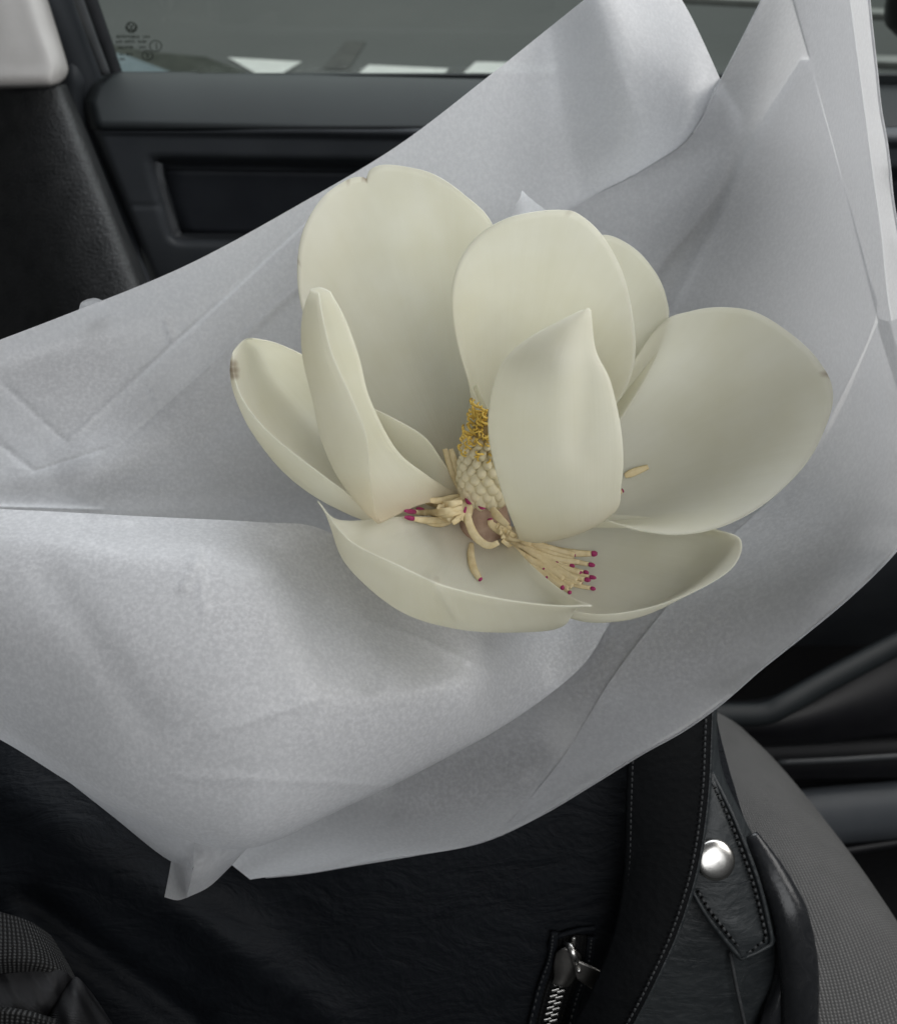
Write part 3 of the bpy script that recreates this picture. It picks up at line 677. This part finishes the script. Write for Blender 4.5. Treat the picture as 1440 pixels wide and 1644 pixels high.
A_ = [[(-120, 590, 30), (100, 507, 40), (300, 425, 50), (490, 322, 58), (640, 232, 64), (780, 125, 66), (880, 45, 72), (962, -20, 52), (1040, -75, 72)],
      [(-120, 640, 30), (100, 560, 44), (300, 490, 58), (480, 420, 70), (640, 350, 78), (790, 260, 78), (900, 165, 82), (998, 75, 58), (1100, 8, 84)],
      [(-120, 700, 26), (100, 630, 42), (300, 570, 62), (470, 520, 78), (640, 460, 88), (800, 380, 88), (925, 275, 88), (1038, 192, 68), (1158, 130, 84)],
      [(-120, 760, 18), (100, 700, 38), (300, 650, 64), (460, 610, 84), (640, 570, 95), (800, 500, 96), (930, 370, 94), (1060, 280, 82), (1190, 205, 84)],
      [(-120, 810, 10), (100, 770, 30), (300, 730, 62), (460, 700, 86), (640, 680, 98), (800, 610, 100), (910, 490, 98), (1040, 380, 88), (1150, 320, 86)],
      [(-120, 860, 6), (100, 840, 24), (300, 810, 56), (470, 790, 80), (640, 780, 92), (800, 720, 98), (880, 610, 98), (980, 500, 96), (1060, 430, 92)],
      [(-120, 920, 6), (100, 910, 22), (300, 890, 50), (480, 880, 66), (640, 870, 80), (800, 820, 92), (860, 720, 96), (930, 620, 96), (980, 560, 94)]]
GA = up2(np.array(A_, float), 240, 380)
vfold(GA, 105, 712, 520, 330, -.8, 3, True); vfold(GA, 185, 722, 600, 352, .7, 3.5, True)
vfold(GA, 0, 612, 108, 712, .8, 5, True); vfold(GA, -30, 690, 55, 756, .9, 5, True); vfold(GA, 55, 756, 175, 718, .7, 5, True)
vfold(GA, 266, 510, 278, 552, -1.0, 3, True); vfold(GA, 238, 610, 252, 642, -.9, 3, True); vfold(GA, -60, 812, 160, 818, -.9, 4, True)
vfold(GA, -40, 800, 440, 790, 2, 26); vfold(GA, 120, 760, 420, 640, -4, 50)
for i_ in range(GA.shape[0]):
    for j_ in range(200, GA.shape[1]):
        h_ = hit(BVS, GA[i_, j_, 0], GA[i_, j_, 1])
        if h_ is not None:
            lim = ((h_ - CAM) @ FW - D0) * 1000 + 2.0
            w_ = float(sst(j_, 290, 350)); GA[i_, j_, 2] = max(GA[i_, j_, 2], lim) * (1 - w_) + lim * w_
sheetA = tag(sheet('wrapping_paper', PG(GA), M_PAPER_A),
    'white translucent wrapping paper sheet rising behind the flower against the car door', 'paper')

def flap(name, rows, lift, parent, bvh, nu=40, nv=24, mat=None, tilt=0.):
    g = up2(np.array(rows, float), nu, nv); G = np.zeros(g.shape[:2] + (3,))
    for i in range(nu):
        for j in range(nv):
            G[i, j] = hit(bvh, g[i, j, 0], g[i, j, 1], lift / 1000, P(g[i, j, 0], g[i, j, 1], 30))
    return sheet(name, G, mat or M_PAPER, parent)
tube('paper_edge', PG(GB[::8, -1]), .00045, M_PAPER, sheetB, n=260, seg=6)
tube('paper_edge', PG(GB[:60:6, 0]), .00035, M_PAPER, sheetB, n=60, seg=6)
# turned-over layers of the right-hand sheet
flap('fold_layer', [[(1290, 92), (1296, 92), (1304, 92)], [(1205, 235), (1270, 240), (1344, 245)], [(1162, 340), (1270, 350), (1374, 350)],
                    [(1112, 430), (1250, 450), (1398, 440)], [(1060, 540), (1230, 560), (1408, 512)], [(1000, 700), (1180, 720), (1330, 690)]], -2, sheetB, BVS)
flap('fold_layer', [[(1262, -60), (1310, -60), (1356, -60)], [(1276, 0), (1320, 0), (1366, 0)], [(1318, 150), (1350, 150), (1386, 150)],
                    [(1350, 270), (1375, 270), (1402, 270)], [(1372, 360), (1395, 360), (1416, 370)], [(1412, 515), (1422, 515), (1434, 515)], [(1452, 640), (1462, 640), (1474, 640)]], -1.2, sheetB, BVS)
flap('turned_edge', [[(1412, 512), (1430, 515), (1452, 505)], [(1336, 684), (1400, 700), (1474, 660)], [(1262, 778), (1360, 800), (1470, 780)],
                     [(1150, 885), (1290, 900), (1432, 884)], [(1062, 985), (1180, 1000), (1297, 1008)], [(982, 1090), (1060, 1110), (1147, 1130)],
                     [(905, 1215), (950, 1222), (998, 1226)], [(806, 1336), (812, 1336), (820, 1328)]], 1.6, sheetB, BVS, 60, 30)

C_g = [[(-120, 812, -40), (60, 820, -38), (230, 829, -34), (410, 838, -28), (520, 851, -18), (640, 930, -6), (780, 985, 2), (890, 980, 10), (945, 970, 18)],
       [(-120, 880, -52), (60, 890, -54), (230, 900, -54), (400, 905, -46), (520, 930, -26), (640, 990, -14), (780, 1020, -6), (902, 1004, 4), (958, 978, 16)],
       [(-120, 980, -58), (60, 1000, -64), (230, 1010, -66), (400, 1010, -60), (540, 1030, -44), (660, 1055, -28), (790, 1052, -14), (910, 1026, 0), (966, 984, 15)],
       [(-120, 1060, -56), (50, 1100, -64), (220, 1130, -70), (400, 1140, -68), (550, 1130, -54), (680, 1110, -36), (800, 1088, -18), (918, 1046, -1), (972, 990, 15)],
       [(-120, 1110, -48), (30, 1165, -56), (210, 1262, -66), (400, 1290, -64), (560, 1225, -50), (690, 1175, -32), (812, 1122, -14), (925, 1062, 2), (975, 996, 15)],
       [(-120, 1130, -36), (5, 1190, -42), (190, 1300, -50), (380, 1362, -48), (560, 1292, -34), (700, 1225, -16), (825, 1155, -2), (930, 1074, 8), (978, 1002, 17)],
       [(-120, 1120, -10), (20, 1180, -10), (205, 1285, -15), (390, 1345, -15), (560, 1278, -5), (690, 1212, 6), (815, 1142, 14), (922, 1070, 18), (972, 1000, 20)]]
GC = up2(np.array(C_g, float), 140, 200)
vfold(GC, 292, 950, 316, 892, -1.3, 5, True); vfold(GC, 316, 892, 330, 990, -.7, 6, True); vfold(GC, 690, 1030, 850, 1112, -1.5, 7, True); vfold(GC, 560, 985, 690, 1030, -1.0, 8, True)
vfold(GC, 560, 1000, 640, 1080, -1.5, 30); vfold(GC, 620, 1030, 590, 1110, 1.6, 16); vfold(GC, 270, 1246, 640, 1262, -.7, 4, True); vfold(GC, 150, 832, 220, 836, -1, 6, True)
vfold(GC, 60, 900, 250, 1180, .8, 30); vfold(GC, 430, 900, 520, 1200, -.9, 40); vfold(GC, 330, 1180, 520, 1120, -.5, 6, True)
for i_ in range(GC.shape[0]):                  # the far end of the fold lies flat on the sheet below
    for j_ in range(GC.shape[1]):
        if GC[i_, j_, 0] > 740:
            h_ = hit(BVS, GC[i_, j_, 0], GC[i_, j_, 1])
            if h_ is not None:
                lim = ((h_ - CAM) @ FW - D0) * 1000 - 4.5; w_ = float(sst(GC[i_, j_, 0], 740, 930))
                GC[i_, j_, 2] = GC[i_, j_, 2] * (1 - w_) + lim * w_
sheetC = tag(sheet('wrapping_paper', PG(GC), M_PAPER_F),
    'mottled white paper sheet folded over in front, below the front petal', 'paper')
BVA = bvh_of([sheetA])
flap('fold_layer', [[(104, 712), (145, 720), (186, 724)], [(250, 578), (290, 588), (330, 594)], [(390, 450), (430, 462), (470, 470)], [(524, 326), (560, 340), (604, 352)]], -1.2, sheetA, BVA)
flap('fold_layer', [[(-90, 560), (-90, 640), (-90, 720)], [(0, 612), (0, 650), (0, 700)], [(60, 668), (40, 690), (30, 736)], [(106, 711), (80, 735), (56, 756)]], -1.2, sheetA, BVA)
# little loose corners of the front sheet
def patch(name, rows, parent, mat=M_PAPER, nu=20, nv=16):
    return sheet(name, PG(up2(np.array(rows, float), nu, nv)), mat, parent)
patch('under_layer', [[(110, 1236, -34), (180, 1285, -36), (260, 1330, -38), (312, 1352, -38)], [(108, 1245, -30), (180, 1300, -30), (266, 1362, -32), (314, 1376, -40)], [(106, 1252, -26), (182, 1312, -22), (262, 1376, -24), (309, 1397, -44)]], sheetC)
patch('curled_corner', [[(312, 1350, -40), (350, 1356, -38), (408, 1352, -34)], [(310, 1398, -46), (344, 1392, -38), (388, 1372, -28)], [(300, 1442, -36), (336, 1424, -30), (372, 1390, -22)]], sheetC)
patch('curled_corner', [[(280, 1352, -20), (296, 1366, -32), (310, 1398, -46)], [(272, 1400, -14), (292, 1402, -26), (311, 1408, -44)], [(264, 1441, -10), (284, 1446, -20), (300, 1442, -36)]], sheetC)
patch('curled_corner', [[(826, 330, 50), (834, 318, 44), (838, 305, 40)], [(820, 356, 55), (845, 345, 46), (852, 318, 42)], [(824, 380, 58), (860, 370, 50), (880, 340, 46)]], sheetA)
patch('curled_corner', [[(126, 500, 48), (130, 486, 52), (140, 480, 60)], [(150, 500, 46), (150, 482, 54), (152, 478, 60)], [(180, 490, 48), (168, 484, 52), (160, 480, 60)]], sheetA)

# ------------------------------------------------------------------ magnolia
flower = empty('magnolia_flower', tuple(P(np.float64(775), np.float64(845), 6)), 'large cream magnolia bloom with cupped petals and golden centre in white paper', 'flower')
petals = []
def finish_petal(G, th=1.0, stains=(), px=None):
    nu, nv = G.shape[:2]
    W = PG(G)
    e = np.minimum(np.linspace(0, 1, nv), np.linspace(1, 0, nv))
    ed = np.minimum(sst(e, 0, .06)[None, :] * np.ones((nu, 1)), sst(1 - np.linspace(0, 1, nu), 0, .05)[:, None])
    t = th / 1000 * (.45 + .55 * ed)
    stn = np.zeros((nu, nv))
    for sx, sy, sr_, sv in stains:
        dd = np.hypot(G[..., 0] - sx, G[..., 1] - sy); stn = np.maximum(stn, sv * np.clip(1.3 - dd / sr_, 0, 1))
    o = thick('petal', W, t, M_PETAL, flower, unit_uv=True, attr=stn); petals.append(o); return o
def fan(base, rim, bulge, th=1.0, basew=26, stains=(), nu=60, nv=110, wav=1.2, seed=0, tp=.85, folds=()):
    base = np.array(base, float); rim = np.array(rim, float); n = len(rim)
    d = rim[:, :2].mean(0) - base[:2]; d /= np.hypot(*d); pr = np.array([-d[1], d[0]])
    if (rim[-1, :2] - rim[0, :2]) @ pr < 0: pr = -pr
    s = np.linspace(0, 1, n)
    rd = cr(rim, 900); al = np.concatenate([[0], np.cumsum(np.hypot(*np.diff(rd[:, :2], axis=0).T))])
    rr = np.stack([np.interp(np.linspace(0, al[-1], nv), al, rd[:, q]) for q in range(3)], 1); sv = np.linspace(0, 1, nv)
    r = np.random.default_rng(seed + 11)
    w = cr(r.normal(0, 1, (9, 1)), nv)[:, 0]
    rr[:, 2] += w * wav
    kk = np.exp(-np.linspace(-2.0, 2.0, 51) ** 2); kk /= kk.sum()
    ext = np.concatenate([2 * rr[:1] - rr[25:0:-1], rr, 2 * rr[-1:] - rr[-2:-27:-1]])
    rs = np.stack([np.convolve(ext[:, q], kk, 'valid') for q in range(3)], 1)
    b = np.repeat(base[None], nv, 0); b[:, :2] += (sv[:, None] - .5) * basew * pr
    t = np.linspace(0, 1, nu)[:, None, None]
    wt = t ** 12
    G = b[None] * (1 - t) + (rs[None] * (1 - wt) + rr[None] * wt) * t
    sh = np.sin(np.pi * np.linspace(0, 1, nu) ** tp)[:, None] * (.30 + .70 * np.sin(np.pi * sv))[None]
    G[..., 2] += bulge * sh
    for f in folds: vfold(G, *f)
    return finish_petal(G, th, stains)
def gridpetal(rows, th=1.0, nu=80, nv=70, stains=(), folds=()):
    G = up2(np.array(rows, float), nu, nv)
    for f in folds: vfold(G, *f)
    return finish_petal(G, th, stains)
# large back-left petal with a nick in its rim
fan((748, 802, 4), [(600, 720, 4), (556, 650, 0), (508, 560, -8), (484, 490, -12), (478, 430, -14), (487, 370, -14), (517, 318, -12), (556, 289, -8), (580, 283, -6), (588, 287, -5), (594, 272, -6),
    (615, 264, -6), (650, 267, -6), (695, 279, -8), (742, 310, -12), (790, 360, -12), (806, 450, 4), (802, 560, 10), (796, 680, 8)], 30, seed=1, nv=170, stains=[(586, 286, 5, .9), (560, 288, 3, .5), (479, 420, 3, .3)],)
# petal behind the central back one
fan((830, 792, 8), [(880, 470, -2), (905, 420, -5), (940, 388, -8), (975, 377, -10), (1020, 400, -10), (1054, 440, -8), (1070, 480, -6), (1071, 520, -4), (1040, 600, 0), (980, 700, 4)], 20, seed=2)
# central back petal
fan((800, 802, 4), [(772, 660, -12), (738, 565, -24), (725, 485, -32), (735, 425, -37), (765, 380, -41), (810, 352, -44), (858, 340, -45), (900, 337, -45), (928, 343, -45), (966, 377, -42), (1000, 440, -36), (1017, 520, -30),
    (1018, 580, -26), (1000, 632, -22), (962, 682, -14), (900, 765, -4)], 17, seed=3, stains=[(915, 340, 3, .35)])
# large right petal
fan((850, 836, 0), [(950, 720, 4), (1000, 612, 2), (1058, 522, -4), (1110, 499, -8), (1165, 493, -12), (1220, 504, -16), (1285, 548, -22), (1322, 590, -26), (1337, 628, -29), (1330, 672, -30), (1300, 735, -31),
    (1252, 788, -32), (1200, 826, -33), (1140, 851, -34), (1080, 858, -34), (1020, 850, -30), (975, 835, -24)], 22, seed=4, stains=[(1329, 600, 3, .5)])
# low right petal carrying the fallen stamens
gridpetal([[(830, 845, 2), (828, 848, 2), (825, 852, 2), (822, 855, 2), (820, 857, 2), (815, 860, 2), (810, 862, 2)],
           [(950, 825, 4), (950, 850, 4), (940, 880, 0), (920, 902, -3), (900, 920, -5), (872, 928, -5), (846, 930, -4)],
           [(1080, 835, -12), (1118, 868, -16), (1092, 916, -20), (1060, 957, -26), (1005, 988, -30), (940, 994, -30), (885, 980, -26)],
           [(1140, 848, -30), (1188, 866, -38), (1178, 908, -40), (1126, 944, -40), (1054, 973, -38), (970, 987, -36), (900, 978, -32)]])
# left outer petal
gridpetal([[(720, 800, 0), (715, 812, 2), (700, 838, -6), (690, 832, -12)], [(650, 760, -2), (630, 790, 4), (620, 842, -14), (605, 826, -26)],
           [(590, 690, -6), (560, 750, 8), (530, 808, -18), (545, 783, -36)], [(550, 620, -10), (500, 690, 8), (460, 758, -20), (485, 738, -42)],
           [(520, 590, -16), (450, 630, 2), (407, 690, -24), (427, 690, -44)], [(480, 567, -24), (425, 590, -8), (381, 632, -30), (390, 642, -42)],
           [(440, 550, -30), (410, 560, -20), (374, 595, -34), (375, 600, -38)], [(405, 543, -34), (392, 546, -32), (376, 562, -34), (374, 572, -36)]], stains=[(373, 584, 7, .5), (374, 594, 8, .6), (376, 603, 6, .5)])
# small inner petal showing its grey back
gridpetal([[(738, 782, 0), (738, 790, 2), (738, 802, 2)], [(710, 740, -8), (704, 766, -1), (700, 790, 3)], [(682, 702, -12), (672, 736, -2), (660, 770, 5)],
           [(640, 676, -14), (632, 706, -2), (620, 740, 6)], [(598, 655, -12), (594, 672, 0), (590, 700, 6)]], .9)
fan((790, 765, -2), [(746, 716, -3), (750, 668, -5), (757, 640, -7), (765, 617, -9), (775, 640, -9), (788, 664, -8), (802, 700, -6)], 4, basew=20, seed=6, wav=.2)
# left rolled petal
gridpetal([[(512, 470, -68), (500, 464, -65), (514, 461, -65), (530, 468, -66)], [(519, 512, -71), (487, 512, -64), (522, 508, -61), (554, 512, -62)],
           [(534, 570, -71), (488, 572, -60), (540, 572, -56), (577, 575, -56)], [(565, 640, -66), (504, 640, -54), (564, 640, -48), (594, 640, -47)],
           [(588, 700, -60), (518, 705, -48), (600, 706, -38), (636, 722, -35)], [(594, 760, -52), (545, 765, -43), (636, 765, -28), (684, 762, -22)],
           [(601, 812, -44), (585, 815, -39), (658, 797, -22), (715, 782, -10)], [(608, 836, -39), (614, 838, -37), (670, 812, -20), (738, 794, -2)]][::-1])
# front petal: boat shape, outside of the rim shows
gridpetal([[(745, 826, 2), (752, 831, 2), (760, 836, 2), (768, 839, 2), (776, 841, 2), (786, 844, 2), (800, 848, 2)],
           [(640, 830, -20), (655, 862, -21), (690, 905, -25), (735, 930, -28), (785, 935, -28), (828, 922, -28), (852, 906, -28)],
           [(545, 835, -46), (562, 905, -48), (640, 977, -49), (730, 1007, -50), (825, 1013, -49), (900, 1002, -50), (912, 955, -46)],
           [(510, 805, -57), (562, 868, -61), (640, 908, -66), (712, 940, -68), (800, 961, -67), (885, 972, -65), (950, 973, -62)]],
          folds=[(690, 925, 735, 1000, -3, 9, True), (560, 870, 620, 960, 2, 30)], stains=[(700, 931, 4, .25)])
# upright front petal, seen from its back
gridpetal([[(815, 846, -2), (820, 847, -3), (828, 848, -3), (836, 847, -3), (845, 845, -2)],
           [(832, 862, -25), (866, 868, -31), (906, 862, -34), (946, 848, -33), (976, 828, -28)],
           [(806, 790, -46), (850, 800, -51), (905, 800, -53), (955, 790, -51), (997, 775, -46)],
           [(784, 690, -60), (840, 700, -65), (900, 700, -67), (955, 690, -65), (998, 700, -60)],
           [(798, 600, -70), (848, 610, -75), (900, 610, -77), (950, 605, -75), (980, 614, -71)],
           [(843, 547, -74), (875, 550, -78), (910, 550, -80), (938, 550, -79), (956, 562, -76)],
           [(922, 504, -78), (930, 500, -79), (938, 497, -80), (944, 494, -80), (948, 499, -79)]],
          folds=[(946, 500, 926, 740, 1.8, 24), (900, 560, 880, 760, -.8, 34)])

# receptacle and stem
AXc = UP * .86 - FW * .5; AXc /= np.linalg.norm(AXc)
S1 = RT.copy(); S2 = np.cross(AXc, S1)
cb = P(np.float64(779), np.float64(806), -6)
lathe('receptacle', cb - AXc * .012, AXc, [(.0098, -.003), (.0102, -.001), (.0098, .003), (.0084, .008), (.0078, .012), (.007, .016)], M_RECEPT, flower, 28)
stem = tube('stem', [cb - AXc * .014, cb - AXc * .03 + FW * .008, P(np.float64(720), np.float64(985), 24), P(np.float64(660), np.float64(1110), 40)], [.0065, .0055, .005, .005], M_STEM, flower, n=24, seg=12)
prof_h = np.array([-.002, .004, .010, .017, .024, .030, .036]); prof_r = np.array([.0066, .0088, .0096, .0092, .0078, .0060, .0035])
lathe('seed_cone', cb, AXc, list(zip(prof_r * .84, prof_h)), simple('brown_cone_core', (.36, .26, .11), (.48, .37, .18), .7, .2, 300), flower, 28)
# carpels (shared mesh)
def lens_mesh(name, L_, w, h, mat):
    nu, nv = 9, 10; V = []; Fs = []
    for i in range(nu):
        t = i / (nu - 1); wr = max(.25, math.sin(math.pi / 2 * min(1, t / .38))) ** .6 if t < .38 else max(.10, 1 - ((t - .38) / .62) ** 1.7 * .92)
        for j in range(nv):
            a = 2 * math.pi * j / nv
            V.append((w * wr * math.cos(a), h * wr * math.sin(a) - h * 1.1 * t * t, L_ * (t - .35)))
    for i in range(nu - 1):
        for j in range(nv):
            j2 = (j + 1) % nv; Fs.append((i * nv + j, i * nv + j2, (i + 1) * nv + j2, (i + 1) * nv + j))
    Fs.append(tuple(range(nv))[::-1]); Fs.append(tuple((nu - 1) * nv + j for j in range(nv)))
    me = bpy.data.meshes.new(name); me.from_pydata(V, [], Fs); me.polygons.foreach_set('use_smooth', [True] * len(me.polygons)); me.materials.append(mat); return me
from mathutils import Matrix
carp = lens_mesh('carpel', .0092, .0024, .0021, M_CARPEL)
def place(me, name, pos, xa, ya, za, sc, parent):
    o = bpy.data.objects.new(name, me); col.objects.link(o)
    R = Matrix((xa, ya, za)).transposed()
    o.parent = parent; o.location = pos - ORG[parent.name]; o.rotation_euler = R.to_euler(); o.scale = sc; return o
nrow = 8
for k in range(nrow):
    h = .0035 + k * .0032; L_s = np.interp(k, [0, 2, nrow - 1], [1.0, .72, .42]); n = 14
    for i in range(n):
        a = 2 * math.pi * (i + .5 * (k % 2)) / n + random.uniform(-.03, .03)
        rad = S1 * math.cos(a) + S2 * math.sin(a)
        if rad @ -FW < -.45: continue
        r = np.interp(h, prof_h, prof_r) * .97
        slope = (np.interp(h + .003, prof_h, prof_r) - np.interp(h - .003, prof_h, prof_r)) / .006
        za = AXc + rad * (slope + .26) + np.cross(AXc, rad) * random.uniform(-.1, .1); za /= np.linalg.norm(za)
        xa = np.cross(rad, za); xa /= np.linalg.norm(xa); ya = np.cross(za, xa)
        place(carp, 'carpel', cb + AXc * h + rad * r, xa, ya, za, (random.uniform(.92, 1.08) * np.interp(k, [0, 2, 7], [.98, .95, .66]), 1.0, L_s * random.uniform(.92, 1.08)), flower)
# curly stigmas (three shared shapes)
def curl_mesh(seed):
    r = random.Random(seed); pts = []
    for i in range(9):
        t = i / 8; a = t * 3.6
        a = t * 4.4; pts.append((.0013 * (1 - math.cos(a)) * (1 if seed % 2 else -.8) * t, .0018 * t + .0014 * math.sin(a) * t, .0062 * t * (1 - .5 * t)))
    pts = np.array(pts); T = np.gradient(pts, axis=0); V = []; Fs = []; sg = 6
    for k in range(9):
        t = T[k] / np.linalg.norm(T[k]); b = np.cross(t, [.3, .2, .9]); b /= np.linalg.norm(b); c = np.cross(b, t); rr = .00050 * (1 - .4 * k / 8)
        for s in range(sg):
            an = 2 * math.pi * s / sg; V.append(pts[k] + rr * (b * math.cos(an) + c * math.sin(an)))
    for k in range(8):
        for s in range(sg):
            s2 = (s + 1) % sg; Fs.append((k * sg + s, k * sg + s2, (k + 1) * sg + s2, (k + 1) * sg + s))
    me = bpy.data.meshes.new('stigma'); me.from_pydata([tuple(v) for v in V], [], Fs); me.polygons.foreach_set('use_smooth', [True] * len(me.polygons)); me.materials.append(M_STIGMA); return me
curls = [curl_mesh(k) for k in range(4)]
for k in range(150):
    h = .0195 + .0195 * random.random() ** .8
    a = random.uniform(-2.4, 1.4) - math.pi / 2 + .5
    rad = S1 * math.cos(a) + S2 * math.sin(a)
    if rad @ -FW < -.5: continue
    r = np.interp(h, prof_h, prof_r) * random.uniform(.85, 1.0)
    za = AXc * random.uniform(.5, 1.2) + rad * random.uniform(.1, .6) + np.cross(AXc, rad) * random.uniform(-.7, .7); za /= np.linalg.norm(za)
    xa = np.cross(rad, za); xa /= np.linalg.norm(xa); ya = np.cross(za, xa); s = random.uniform(.65, 1.1)
    place(random.choice(curls), 'stigma', cb + AXc * h + rad * r, xa, ya, za, (s, s, s), flower)

# stamens
BVP = bvh_of(petals[:-1]); BVG = bvh_of([petals[4]])
def stamen_pts(path, lift, bv):
    out = []
    for q in path:
        if len(q) == 3: out.append(P(np.float64(q[0]), np.float64(q[1]), np.float64(q[2])))
        else: out.append(hit(bv, np.float64(q[0]), np.float64(q[1]), lift, P(np.float64(q[0]), np.float64(q[1]), -20.)))
    return np.array(out)
def stamen(path, lift=.0016, r=.00135, tip=1, parent=None, label=None, group=None, bv=None, cut=28):
    """tip: 1 magenta at end, 0 none"""
    p = stamen_pts(path, lift, bv or BVP); m = cr(p, 30)
    cut = cut if tip else 30
    o = tube('stamen', m[:cut + (1 if tip else 0)][::3] if tip else m[::3], [r * .6, r * .95, r * 1.0, r * .85, r * .6], M_STAMEN, parent, n=22, seg=8, flat=.38)
    if tip:
        q = m[cut - 1:]
        tube('tip', q, [r * .55, r * .66, r * .6, r * .3], M_MAGENTA, o, n=8, seg=8, flat=.8)
    if label: tag(o, label, 'stamen', group)
    return o
# heap lying on the low right petal
HEAP = 'fallen cream stamen in the heap on the low right petal'
ends = [(959, 889), (955, 908), (957, 928), (948, 932), (956, 946), (898, 906), (876, 916), (880, 930), (905, 945)]
starts = [(824, 856), (812, 862), (806, 868), (818, 876), (846, 896), (806, 850), (808, 862), (822, 884), (850, 904)]
for q in range(34):
    f = q / 33
    starts.append((802 + 74 * f + random.uniform(-8, 12), 848 + 62 * f + random.uniform(-5, 4)))
    ends.append((936 + 14 * f - 30 * abs(f - .5) + random.uniform(-34, 8), 890 + 58 * f + random.uniform(-5, 5)))
for i, (a, b) in enumerate(zip(starts, ends)):
    dx, dy = b[0] - a[0], b[1] - a[1]; sag = random.uniform(.05, .10) * math.hypot(dx, dy)
    pts_ = [(a[0] + dx * t_, a[1] + dy * t_ + sag * math.sin(math.pi * t_) * (1 - .3 * t_)) for t_ in (0, .25, .5, .75, 1)]
    stamen(pts_, lift=(.0042 if i in (5, 6, 7, 8) else .0010 + .0011 * (i % 4)), r=random.uniform(.0012, .0018), tip=1 if (i < 9 or i % 6 == 0) else 0, bv=BVG, label=HEAP, group='fallen stamens heaped on the low right petal')
# heap behind the left rolled petal
HEAP2 = 'fallen cream stamen with magenta tip in the small heap left of the cone'
for i, (a, b) in enumerate((((742, 815), (650, 820)), ((740, 822), (668, 816)), ((736, 826), (690, 822)), ((742, 806), (676, 803)), ((732, 830), (650, 830)), ((738, 812), (712, 822)), ((728, 834), (680, 836)))):
    stamen([a, ((a[0] * 2 + b[0]) / 3, (a[1] * 2 + b[1]) / 3 + 5), ((a[0] + 2 * b[0]) / 3, (a[1] + 2 * b[1]) / 3 + 5), b], lift=.002 + .0014 * (i % 3), r=.0014, tip=1 if i not in (3, 6) else 0, cut=25, label=HEAP2, group='fallen stamens left of the cone')
# single strays
stamen([(757, 872), (756, 890), (760, 912), (768, 926), (772, 931)], .0016, .0014, 1, label='single cream stamen with magenta tip lying on the front petal', group=None)
stamen([(752, 814, -14), (752, 836, -22), (764, 862, -30), (785, 876, -34), (806, 868, -36)], 0, .0015, 0, label='broad curved pale stamen drooping from the cone over the front petal')
stamen([(1003, 764), (1020, 757), (1044, 748)], .0016, .0016, 0, label='pale yellow stamen lying inside the large right petal')
stamen([(972, 800), (985, 794), (1001, 787)], .002, .0014, 1, label='dark magenta stamen tip peeking out beside the upright front petal')
stamen([(838, 866, -14), (820, 862, -15), (800, 850, -15), (789, 842, -16), (786, 832, -16)], 0, .0016, 1, label='cream stamen with magenta end leaning against the pink receptacle')
stamen([(820, 850, -13), (808, 846, -14), (795, 842, -14)], 0, .0014, 0, label='short cream stamen lying below the pink receptacle')
# stamens still attached round the foot of the cone
for pth_ in ([(748, 800, -10), (742, 812, -14), (730, 826, -18), (716, 838, -20)], [(750, 800, -12), (744, 816, -16), (736, 832, -20), (724, 842, -22)], [(752, 802, -13), (748, 820, -17), (740, 838, -21)],
             [(746, 798, -8), (730, 800, -10), (705, 804, -13), (680, 802, -16)], [(745, 792, -6), (735, 775, -6), (722, 745, -6), (712, 714, -6)], [(746, 788, -7), (738, 765, -8), (730, 740, -9), (722, 716, -8)],
             [(790, 816, -19), (800, 830, -22), (818, 846, -24)], [(754, 804, -14), (752, 824, -18), (748, 842, -21)], [(748, 800, -11), (735, 806, -14), (712, 815, -17), (700, 812, -18)]):
    stamen(pth_, 0, .0015, 0, parent=flower)
for pts_, r_ in ((((747, 800, -14), (751, 806, -17), (756, 809, -18)), .0007), (((768, 813, -19), (773, 816, -20), (779, 816, -20)), .0005), (((748, 814, -17), (746, 822, -18), (747, 828, -18)), .0006)):
    tube('stamen_scar', [P(np.float64(x), np.float64(y), np.float64(z)) for x, y, z in pts_], [r_ * .5, r_, r_ * .5], M_MAGENTA, flower, n=10, seg=8)
